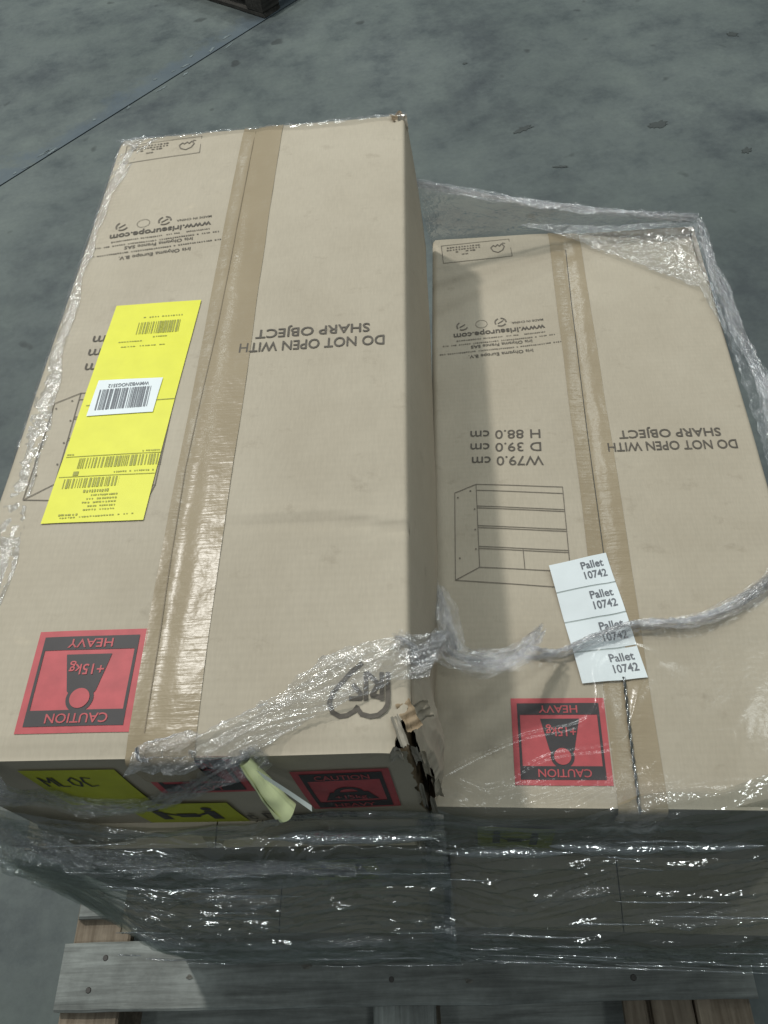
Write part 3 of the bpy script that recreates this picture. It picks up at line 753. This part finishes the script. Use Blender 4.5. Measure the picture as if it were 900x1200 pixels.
# torn front corner
def flake(cx, cy, cz, w_, h_, yaw, pitch, seed, mat='torn', ribs=False, curl=.004):
    n = 14; A_, B_ = np.meshgrid(np.linspace(0, 1, n), np.linspace(0, 1, n), indexing='ij')
    X = (A_-.5)*w_*(1+.16*perlin(B_*7, A_*0+seed, seed)); Y = (B_-.5)*h_*(1+.12*perlin(A_*7, B_*0+seed, seed+1))
    Z = curl*(A_-.5)**2*4+.0016*fbm(A_*3, B_*3, seed)
    if ribs: Z = Z+.0016*np.sin(Y/.0085*2*np.pi)
    P = np.stack([X, Y, Z], -1); c, s = math.cos(pitch), math.sin(pitch)
    P = P@np.array([[1, 0, 0], [0, c, s], [0, -s, c]]); c, s = math.cos(yaw), math.sin(yaw)
    P = P@np.array([[c, s, 0], [-s, c, 0], [0, 0, 1]])+[cx, cy, cz]
    return grid_obj('torn_flake', P, M[mat], cl)
flake(.4375, .030, TL-.005, .013, .026, .45, .12, 3, 'core', True, .002)
flake(.447, .040, TL-.022, .016, .022, .5, 1.0, 4, 'card', True)
flake(.4300, .016, TL-.0035, .007, .026, .35, .15, 5)
flake(.4275, .000, TL-.010, .010, .020, -.1, 1.4, 6)
flake(.4400, .006, TL-.034, .006, .034, .7, 1.45, 7)
flake(.446, .010, TL-.075, .006, .060, .5, 1.5, 9, 'card')
flake(.441, -.002, TL-.135, .004, .070, .2, 1.54, 11)
flake(.452, .012, TL-.160, .008, .060, .6, 1.5, 12, 'card')
flake(.447, .003, TL-.195, .005, .050, .5, 1.5, 14)
flake(.4275, .940, TL-.001, .018, .016, .4, .2, 15, 'core')
flake(.4360, .932, TL-.006, .014, .022, .1, .9, 16)

# ------------------------------------------------------------------ stretch film
wrap = empty('stretch_wrap', (0, .65, DECK))
tag(wrap, 'crumpled clear plastic stretch film wrapped round the cartons', 'plastic wrap')
WO = np.array([0, .65, DECK])
def normals(P):
    du = np.gradient(P, axis=0); dv = np.gradient(P, axis=1); nn = np.cross(du, dv)
    return nn/(np.linalg.norm(nn, axis=-1, keepdims=True)+1e-9)
def film(name, P, disp, gather, mat='film', sgn=1.0):
    return grid_obj(name, P+sgn*normals(P)*disp[..., None], M[mat], wrap, np.clip(gather, 0, 1), WO)
def profile(pts, m):
    """sample polylines pts (k, n, 2) -> (n, m, 2) by arc length, corners slightly rounded"""
    pts = np.asarray(pts); k, n, _ = pts.shape
    seg = np.linalg.norm(np.diff(pts, axis=0), axis=-1); s = np.concatenate([np.zeros((1, n)), np.cumsum(seg, 0)], 0)
    out = np.empty((n, m, 2)); t = np.linspace(0, 1, m)
    for i in range(n):
        q = t*s[-1, i]
        for c in range(2): out[i, :, c] = np.interp(q, s[:, i], pts[:, i, c])
    kern = np.ones(5)/5
    pad = np.pad(out, ((0, 0), (2, 2), (0, 0)), mode='edge')
    return sum(pad[:, j:j+m]*kern[j] for j in range(5)), s[-1]

# -- sheet over the front of the tall stack (and the diagonal band on its top)
def rows(f, u, v): return f(u, v)
nL, mL = 340, 330
s = np.linspace(-.045, .458, nL)
uc_t = .0-.010; v_end = np.interp(s, [-.22, .0, .10, .20, .29, .33, .363, .40, .44, .46], [.0, .004, .006, .010, .034, .058, .082, .092, .100, .100])+.004*perlin(s*40, s*0, 2)
z0 = LTOP-DECK
ins = np.clip(s, -.0, .46)
one = np.ones_like(s)
zs_ = z0-np.interp(s, [-.22, .0, .05, .10, .16, .26, .31, .36, .43, .46], [.10, .12, .18, .215, .225, .205, .165, .160, .165, .17])+.006*perlin(s*30, s*0, 7)
lowl = mid_v+(low_v-mid_v)*sstep(-.045, .06, s)
pr = [(one*-.008, zs_), (one*-.012, zs_-.02), (one*-.016, one*(z0-.24)), (mid_v*one-.009, one*(2*TLL-.002)), (mid_v*one-.016, one*(TLL+.13)), (lowl-.010, one*(TLL-.004)+.145*(1-sstep(-.045, .035, s))), (lowl-.013, one*(.10)+.26*(1-sstep(-.045, .035, s))), (lowl-.006, one*(.006+.010*perlin(s*9, s*0, 4))+.34*(1-sstep(-.045, .035, s)))]
pp, _ = profile([np.stack(q, -1) for q in pr], mL)
VV_, ZZ_ = pp[..., 0], pp[..., 1]
S2 = np.repeat(s[:, None], mL, 1); T2 = np.repeat(np.linspace(0, 1, mL)[None], nL, 0)
lev = np.clip((z0-ZZ_)/z0, 0, 1)
ucn = -.010-.030*np.sin(np.pi*np.clip(lev*1.35, 0, 1))+.006*lev
U_ = np.where(S2 > ucn, S2, ucn); V_ = VV_+np.where(S2 > ucn, 0, ucn-S2)
P = np.concatenate([LW(U_, V_, 0)[..., :2], (ZZ_+DECK)[..., None]], -1)
arc = T2*1.15
on = sstep(.002, .02, VV_)       # 1 on the top face
# tight horizontal creases on the fronts, diagonal on top
hz = .0085*ridged(S2*1.6+1.0*perlin(S2*3, arc*4, 1), arc*22+S2*2.5, 2)**3+.0055*ridged(S2*3, arc*46+2.2*perlin(S2*2, arc*3, 8)-S2*4, 5)**4+.0007*ridged(S2*60, arc*90, 9)
disp = hz
rim = np.exp(-(T2*.95/.014)**2)
ga = .02+.03*ridged(S2*9, arc*12, 4)+.30*sstep(.2, .55, perlin(S2*7, arc*16, 13))+.25*rim*ridged(S2*30, arc*60, 4)
lf_P = P
film('front_film', P, disp, ga, 'filmfront', -1.0)

# -- sheet over the front third of the lower stack
nR, mR = 330, 330
s = np.linspace(-.012, .475, nR)
v_end = np.interp(s, [-.02, .0, .06, .10, .152, .19, .24, .304, .357, .408, .44, .475], [.19, .18, .150, .158, .168, .184, .200, .205, .228, .262, .30, .34])
z0 = RTOP-DECK; ins = np.clip(s, .006, W-.006); one = np.ones_like(s)
ft = lambda v: FR_(ins, v)-TR+z0+.0050
pr = [(v_end, ft(v_end)), (v_end*.66, ft(v_end*.66)), (v_end*.33, ft(v_end*.33)), (one*.002, one*(z0+.003)), (one*-.007, one*(z0-.006)), (one*-.016, one*(z0-.11)), (one*-.098, one*(TRR-.002)), (one*-.101, one*.12), (one*-.096, one*(.004+.012*perlin(s*8, s*0, 5)))]
pp, _ = profile([np.stack(q, -1) for q in pr], mR); VV_, ZZ_ = pp[..., 0], pp[..., 1]
S2 = np.repeat(s[:, None], mR, 1); T2 = np.repeat(np.linspace(0, 1, mR)[None], nR, 0); arc = T2*.95
P = np.concatenate([RW(S2, VV_, 0)[..., :2], (ZZ_+DECK)[..., None]], -1)
on = sstep(.004, .03, VV_)
hz = .0085*ridged(S2*1.6+1.0*perlin(S2*3, arc*4, 3), arc*22-S2*2.5, 12)**3+.0055*ridged(S2*3, arc*46+2.2*perlin(S2*2, arc*3, 6)+S2*4, 15)**4+.0007*ridged(S2*60, arc*90, 3)
# on the top: mostly flat, long slack folds running off the gathered rim
D1 = S2*math.cos(.5)+VV_*math.sin(.5); D2 = -S2*math.sin(.5)+VV_*math.cos(.5)
tp = .0022*ridged(D1*4, D2*15+1.0*perlin(D1*7, D2*7, 4), 10)**5
edge = np.exp(-(np.clip(VV_, 0, 1)/.016)**2)*on
rim = np.exp(-((v_end[:, None]-VV_)/.010)**2)*on
fan = np.exp(-((S2-.2195)/.035)**2)*np.exp(-((VV_-.0)/.03)**2)
tp = tp+.0035*rim*ridged(S2*60, VV_*40, 5)
disp = hz*(1-on)+tp*on+.004*fan*ridged((S2-.2195)/(np.abs(VV_-.05)+.02)*5, VV_*8, 4)
ga = .02+.03*ridged(S2*9, arc*12, 5)*(1-on)+.28*rim*ridged(S2*70, VV_*50, 2)+.10*edge+.22*fan+.28*sstep(.2, .55, perlin(S2*7, arc*16, 23))*(1-on)
kx = int(np.argmax(pp[nR//2, :, 0] < .012))
film('top_film', P[:, :kx+1], disp[:, :kx+1], ga[:, :kx+1], 'filmtop', -1.0)
film('front_film', P[:, kx:], disp[:, kx:], ga[:, kx:], 'filmfront', -1.0)
kin = kx+10
for PP in (P[::4, kin::4], lf_P[::4, 6::4]):
    nn_ = normals(PP)
    grid_obj('darkening_inner_film', PP+nn_*.0032, M['inner'], wrap, np.full(PP.shape[:2], .1), WO)  # added dark-tinted layer just behind each front sheet

# -- diagonal band of slack film across the near corner of the tall stack's top
n, m = 300, 130
q = np.linspace(0, 1, n)
u = .464-.262*q
vu = np.interp(u, [.20, .26, .292, .33, .363, .40, .44, .465], [.004, .018, .033, .058, .082, .093, .100, .104])+.003*perlin(u*60, u*0, 4)
vl = np.interp(u, [.20, .26, .30, .33, .36, .40, .44, .465], [-.010, -.009, -.006, .008, .024, .043, .058, .062])+.003*perlin(u*50, u*0, 9)
T = np.linspace(0, 1, m)[None, :]; U_ = np.repeat(u[:, None], m, 1)+.02*(T-.5); V_ = vl[:, None]*(1-T)+vu[:, None]*T
Z_ = FL_(np.clip(U_, .006, W-.006), np.clip(V_, .002, 1))-TL+LTOP+.0035+.006*np.sin(np.pi*T)
Z_ = np.where(V_ < 0, Z_-.9*np.clip(-V_, 0, 1)-.004, Z_); Z_ = Z_-.25*np.clip(U_-W, 0, 1)
P = LW(U_, V_, 0); P[..., 2] = Z_
ca, sa = math.cos(.36), math.sin(.36); D1 = U_*ca+V_*sa; D2 = -U_*sa+V_*ca
disp = .0055*ridged(D1*8, D2*80+1.2*perlin(D1*9, D2*9, 3), 6)**1.5+.0030*ridged(D1*22, D2*170, 7)+.0013*ridged(D1*110, D2*150, 1)
ee = np.minimum(T, 1-T)*2
ga = .10+.42*ridged(D1*9, D2*90, 8)**2+.22*np.exp(-(ee/.25)**2)*ridged(D1*60, D2*60, 2)+.30*sstep(.62, .95, q)[:, None]
film('slack_film', P, disp, ga*.85, 'film', -1.0)

# -- film drawn over the long outer edge of the tall stack
n, m = 460, 90
v = np.linspace(-.01, L+.006, n)
wv = np.interp(v, [0, .03, .217, .375, .64, .80, .87, .93, .955], [.075, .055, .046, .036, .018, .022, .030, .055, .075])+.006*perlin(v*18, v*0, 3)
z0 = LTOP; one = np.ones_like(v)
vi = np.clip(v, .004, L-.004)
pr = [(wv, FL_(wv, vi)-TL+z0+.003), (wv*.5, FL_(wv*.5, vi)-TL+z0+.004), (one*.0, one*z0+.002), (one*-.010, one*(z0-.010)), (one*-.020, one*(z0-.14)), (one*-.055, one*(z0-.40))]
pp, _ = profile([np.stack(q, -1) for q in pr], m)
P = LW(pp[..., 0], np.repeat(v[:, None], m, 1), 0); P[..., 2] = pp[..., 1]
S2 = np.repeat(v[:, None], m, 1); A2 = np.repeat(np.linspace(0, .52, m)[None], n, 0)
on = sstep(-.012, .004, pp[..., 0])
front_more = 1-sstep(.25, .62, S2); back_more = sstep(.80, .93, S2)
am = .35+.65*np.maximum(front_more, back_more)
disp = (.0035*ridged(S2*26+2*perlin(S2*9, A2*30, 4), A2*55, 3)+.0020*ridged(S2*70, A2*110, 6)+.0012*ridged(S2*160, A2*160, 8))*am
ga = (.10+.45*ridged(S2*30, A2*45, 5)**2)*am*on+.05
film('edge_film', P, disp, ga, 'film', -1.0)

# -- thin fold of film along the back edge of the tall stack
n, m = 300, 24
u = np.linspace(-.004, W+.002, n); wv = .016+.010*perlin(u*12, u*0, 3); ui = np.clip(u, .006, W-.006)
z0 = LTOP; one = np.ones_like(u)
pr = [(L-wv, FL_(ui, L-wv)-TL+z0+.003), (one*L, one*(z0+.002)), (one*(L+.007), one*(z0-.006)), (one*(L+.01), one*(z0-.09))]
pp, _ = profile([np.stack(q, -1) for q in pr], m)
P = LW(np.repeat(u[:, None], m, 1), pp[..., 0], 0); P[..., 2] = pp[..., 1]
S2 = np.repeat(u[:, None], m, 1); A2 = np.repeat(np.linspace(0, .12, m)[None], n, 0)
film('edge_film', P, .0026*ridged(S2*38, A2*60, 3)+.0012*ridged(S2*110, A2*90, 5), .05+.12*ridged(S2*20, A2*30, 2), 'film', 1.0)

# -- sheet bridging from the tall stack to the crushed far corner of the lower one
n, m = 330, 110
q = np.linspace(0, 1, n)
a0 = LW(.446, .93, LTOP-.105); a1 = RW(.447, .957, RTOP+.004)
top = a0[None]*(1-q[:, None])+a1[None]*q[:, None]; top[:, 2] -= .012*np.sin(np.pi*q)
ub = np.interp(q, [0, .35, .55, 1], [.0, .16, .27, .452]); vb = np.interp(q, [0, .4, .6, 1], [.953, .953, .954, .955])
bot = RW(ub, vb, RTOP-.012); bot = np.stack([bot[:, 0], bot[:, 1], np.full(n, RTOP-.030)], -1)
T = np.linspace(0, 1, m)[None, :, None]
P = top[:, None]*(1-T)+bot[:, None]*T
P[..., 1] += .012*np.sin(np.pi*T[..., 0])
Q2 = np.repeat(q[:, None], m, 1)*.45; T2 = np.repeat(np.linspace(0, 1, m)[None], n, 0)*.15
rim = np.exp(-(T2/.016)**2)
disp = .0050*ridged(Q2*16, T2*40, 4)*(.4+rim)+.0028*ridged(Q2*60+T2*30, T2*70, 7)*(.25+rim)+.0012*ridged(Q2*140, T2*140, 2)
act = sstep(.16, .32, Q2)
ga = .04+rim*(.25+.35*ridged(Q2*70, T2*80, 3))+act*.22*ridged(Q2*34, T2*40, 6)**2
film('bridge_film', P, disp, ga, 'film', 1.0)

# -- film stretched over the crushed corner itself and down the far long edge
n, m = 260, 150
q = np.linspace(0, 1, n)
# inner rim curve on the top (u, v) and outer edge of the carton
cu = np.interp(q, [0, .16, .36, .62, .78, .88, 1.0], [.150, .200, .300, .418, .441, .446, .448]); cv = np.interp(q, [0, .16, .36, .62, .78, .88, 1.0], [.964, .944, .868, .784, .655, .560, .43])
ou = np.interp(q, [0, .30, .50, .56, .62, .78, .88, 1.0], [.155, .30, .450, .456, .458, .468, .476, .466]); ov = np.interp(q, [0, .30, .50, .56, .62, .78, .88, 1.0], [.968, .962, .962, .935, .86, .69, .56, .42])
T = np.linspace(0, 1, m)[None, :]
U_ = cu[:, None]*(1-T)+ou[:, None]*T; V_ = cv[:, None]*(1-T)+ov[:, None]*T
zi = FR_(np.clip(U_, .005, W-.005), np.clip(V_, .005, L-.005))-TR+RTOP
taut = RTOP+.003-.010*T
Z_ = np.maximum(zi+.004, taut*1.0)
Z_ = np.where(U_ > W+.001, RTOP-.004-.55*np.clip(U_-W, 0, 1), Z_)
P = RW(U_, V_, 0); P[..., 2] = Z_
rim = np.exp(-(T*np.hypot(ou-cu, ov-cv)[:, None]/.010)**2); outr = np.exp(-((1-T)*np.hypot(ou-cu, ov-cv)[:, None]/.016)**2)
disp = .0042*ridged(U_*28+1.5*perlin(U_*14, V_*14, 3), V_*30, 5)+.0022*ridged(U_*70, V_*70, 8)+.0012*ridged(U_*150, V_*150, 2)
ga = .06+.30*ridged(U_*40, V_*40, 4)**3+.18*rim+.28*outr*(.4+ridged(U_*50, V_*50, 7))
film('corner_film', P, disp*.9, ga, 'film', 1.0)

# -- gathered ropes of film
def catmull(pts, n):
    pts = np.asarray(pts, float); k = len(pts)
    t = np.linspace(0, k-1, n); i = np.clip(t.astype(int), 0, k-2); f = (t-i)[:, None]
    p0 = pts[np.clip(i-1, 0, k-1)]; p1 = pts[i]; p2 = pts[i+1]; p3 = pts[np.clip(i+2, 0, k-1)]
    return .5*((2*p1)+(-p0+p2)*f+(2*p0-5*p1+4*p2-p3)*f**2+(-p0+3*p1-3*p2+p3)*f**3)
def frame(pts, n, upv):
    C = catmull(pts, n); Tn = np.gradient(C, axis=0); Tn /= np.linalg.norm(Tn, axis=1, keepdims=True)
    upv = np.asarray(upv, float); S_ = np.cross(Tn, upv); S_ /= np.linalg.norm(S_, axis=1, keepdims=True); Nn = np.cross(S_, Tn)
    ss = np.concatenate([[0], np.cumsum(np.linalg.norm(np.diff(C, axis=0), axis=1))])
    return C, S_, Nn, ss
def rope(name, pts, wid, hgt, seed, gather=.6, n=240, k=26, mat='rope', rough=1.0, upv=(0, 0, 1), strands=4):
    """slack film drawn together: several pleated, twisting ribbons along one path"""
    C, S_, Nn, ss = frame(pts, n, upv); m = 20
    wid = np.interp(np.linspace(0, 1, n), np.linspace(0, 1, len(np.atleast_1d(wid))), np.atleast_1d(wid))
    r_ = random.Random(seed)
    for j in range(strands):
        ph = j*math.pi/strands+r_.uniform(-.3, .3); tw = r_.uniform(-14, 14)
        ang = ph+tw*ss+.9*perlin(ss*14, ss*0+j, seed)
        cw = wid*(r_.uniform(.75, 1.25)+.35*perlin(ss*26, ss*0+j*3, seed+1))
        ox = wid*.35*perlin(ss*9, ss*0+j*5, seed+2); oz = hgt*.35*perlin(ss*9, ss*0+j*7, seed+3)
        t = np.linspace(-1, 1, m)[None, :]; A_ = np.repeat(ss[:, None], m, 1)
        lat = cw[:, None]*t; pl = rough*(.0030*ridged(A_*12+j, t*3.2+2*perlin(A_*10, t, seed+j), seed+4)+.0026*ridged(A_*42+j, t*4, seed+5)+.0011*ridged(A_*120, t*6, seed+6))
        ca, sa = np.cos(ang)[:, None], np.sin(ang)[:, None]; hr = (hgt/np.maximum(wid, .002))[:, None]
        x = lat*ca-pl*sa+ox[:, None]; z = (lat*sa)*hr+pl*ca+oz[:, None]
        P = C[:, None]+S_[:, None]*x[..., None]+Nn[:, None]*z[..., None]
        g = gather*(.15+.85*ridged(A_*16, t*3+j, seed+7)**1.5)*(1-.6*np.abs(t)**3)
        grid_obj(name, P, M[mat], wrap, np.clip(g, 0, 1), WO)
def tube(name, pts, wid, seed, gather, n, k, mat, rough, upv):
    C, S_, Nn, ss = frame(pts, n, upv); th = np.linspace(0, 2*np.pi, k)
    wid = np.interp(np.linspace(0, 1, n), np.linspace(0, 1, len(wid)), wid)
    A_ = np.repeat(ss[:, None], k, 1); B_ = np.repeat(th[None], n, 0); cx, sx = np.cos(B_), np.sin(B_)
    r = wid[:, None]*(1+rough*(.4*fbm(A_*34+sx, cx*1.6+A_*8, seed)+.3*ridged(A_*60+2*cx, sx*2.6+cx, seed+1)-.25))
    P = C[:, None]+S_[:, None]*(r*cx)[..., None]+Nn[:, None]*(r*sx)[..., None]
    return grid_obj(name, P, M[mat], wrap, np.full((n, k), gather), WO)
def RT(l, dz=.012): return [RW(u, v, FR_(np.clip(u, .005, W-.005), v)-TR+RTOP+dz) for u, v in l]
# hook-shaped bundle lying against the tall stack
H = lambda u, v, h: RW(u, v, RTOP+h)
rope('gathered_film', [LW(.430, .092, LTOP+.010), LW(.452, .094, LTOP-.03), H(.014, .150, .10), H(.030, .136, .085), H(.062, .129, .078), H(.098, .139, .072), H(.117, .160, .066), H(.128, .176, .060)], [.010, .010, .013, .016, .016, .013, .011, .005], .011, 3, .55, 260)
rope('gathered_film', [H(.008, .236, .055), H(.014, .205, .07), H(.022, .172, .08), H(.030, .142, .085)], [.006, .014, .016, .013], .011, 5, .48, 140)
rope('gathered_film', [H(.098, .139, .070), H(.115, .146, .045)]+RT([(.150, .164)], .016), [.006, .004, .003], .004, 6, .3, 90)
rope('gathered_film', RT([(.118, .172), (.152, .169), (.19, .186), (.239, .202), (.304, .206), (.357, .228), (.408, .262), (.440, .305), (.462, .37), (.476, .46)], .009), [.002, .003, .004, .007, .009, .010, .012, .012, .013, .012], .007, 7, .50, 420)
# far long edge and the bridging rim
rope('gathered_film', [RW(.470, .40, RTOP-.02), RW(.478, .48, RTOP-.012), RW(.474, .58, RTOP-.006), RW(.462, .70, RTOP-.002), RW(.452, .82, RTOP+.003), RW(.449, .95, RTOP+.003)], [.014, .014, .012, .010, .009, .005], .009, 9, .46, 380)
rope('gathered_film', [a0, top[60], top[130], top[200], top[260], a1], [.006, .009, .011, .009, .006, .003], .006, 11, .46, 340)
# festoon hanging across the front of the tall stack, and its knot at the outer corner
LF = lambda u, dz, off=.012: LW(u, -off, LTOP-dz)
rope('gathered_film', [LW(.020, .045, LTOP+.010), LW(.055, .012, LTOP+.010), LF(.072, .030, .02), LF(.088, .080), LF(.112, .118), LF(.170, .122), LF(.228, .072), LF(.275, .022), LF(.315, -.006, .004)], [.012, .012, .012, .009, .009, .008, .010, .014, .012], .007, 13, .16, 340, upv=(0, -1, .6))
rope('gathered_film', [LW(.0, -.03, LTOP-.10), LW(.020, -.035, LTOP-.17), LW(.05, -.04, LTOP-.20), LW(.085, -.046, LTOP-.215)], [.016, .02, .018, .010], .012, 15, .14, 150)
rope('gathered_film', [LW(.06, -.035, LTOP-.235), LW(.10, -.040, LTOP-.248), LW(.15, -.040, LTOP-.25), LW(.20, -.046, LTOP-.252), LW(.26, -.046, LTOP-.255), LW(.36, -.048, LTOP-.256)], [.008, .013, .014, .012, .007, .004], .009, 17, .5, 260)
# twisted strand lying in the seam
z_ = lambda u, v: RW(u, v, FR_(u, v)-TR+RTOP+.0065)
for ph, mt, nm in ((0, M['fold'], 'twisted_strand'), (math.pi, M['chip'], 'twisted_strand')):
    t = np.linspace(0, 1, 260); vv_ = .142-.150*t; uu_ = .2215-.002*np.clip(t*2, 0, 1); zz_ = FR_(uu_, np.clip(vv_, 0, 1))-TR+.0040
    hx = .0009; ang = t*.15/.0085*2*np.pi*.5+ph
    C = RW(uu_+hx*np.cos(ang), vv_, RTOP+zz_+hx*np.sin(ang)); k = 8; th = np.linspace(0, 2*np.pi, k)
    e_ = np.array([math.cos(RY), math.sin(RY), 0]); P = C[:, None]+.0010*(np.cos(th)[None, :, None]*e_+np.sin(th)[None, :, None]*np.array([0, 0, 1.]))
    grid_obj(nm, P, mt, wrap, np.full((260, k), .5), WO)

# thin rolled folds of film pulled tight across the fronts
def fold(fn, u0, u1, off, z, seed, r=.0016, g=.5):
    r_ = random.Random(seed); k = 9; pts = []
    for i in range(k):
        q = i/(k-1); u = u0+(u1-u0)*q
        pts.append(fn(u, -off-.004, z+.006*math.sin(q*3.1+seed)+r_.uniform(-.0025, .0025)))
    tube('film_fold', pts, [.0004, r*.7, r, r*.8, r, r*.6, .0004], 30+seed, g, max(60, int(abs(u1-u0)*700)), 12, 'fold', .45, (0, -1, .3))
rf = random.Random(5)
def off_left(dz): return float(np.interp(dz, [.16, .24, .26, .44, .52, .78], [.018, .026, .040, .048, .094, .096]))
def off_right(dz): return float(np.interp(dz, [.0, .11, .27, .30, .55], [.012, .024, .108, .110, .106]))
fold(LW, .275, .45, off_left(.205), LTOP-.205, 1, .0075, .12); fold(LW, .30, .40, off_left(.198), LTOP-.197, 2, .0018)
fold(RW, .13, .27, off_right(.08), RTOP-.08, 3, .0085, .12); fold(RW, .25, .36, off_right(.07), RTOP-.072, 4, .006, .12); fold(RW, .0, .16, off_right(.11), RTOP-.105, 5, .0075, .12)
for i in range(34):
    u0 = rf.uniform(-.03, .40); ln = rf.choice((.03, .05, .08, .13)); dz = rf.uniform(.20, .77)
    fold(LW, u0, min(.46, u0+ln), off_left(dz), LTOP-dz, 10+i, rf.uniform(.0007, .0017))
for i in range(38):
    u0 = rf.uniform(-.01, .42); ln = rf.choice((.03, .05, .08, .13)); dz = rf.uniform(.03, .53)
    fold(RW, u0, min(.47, u0+ln), off_right(dz), RTOP-dz, 60+i, rf.uniform(.0007, .0017))
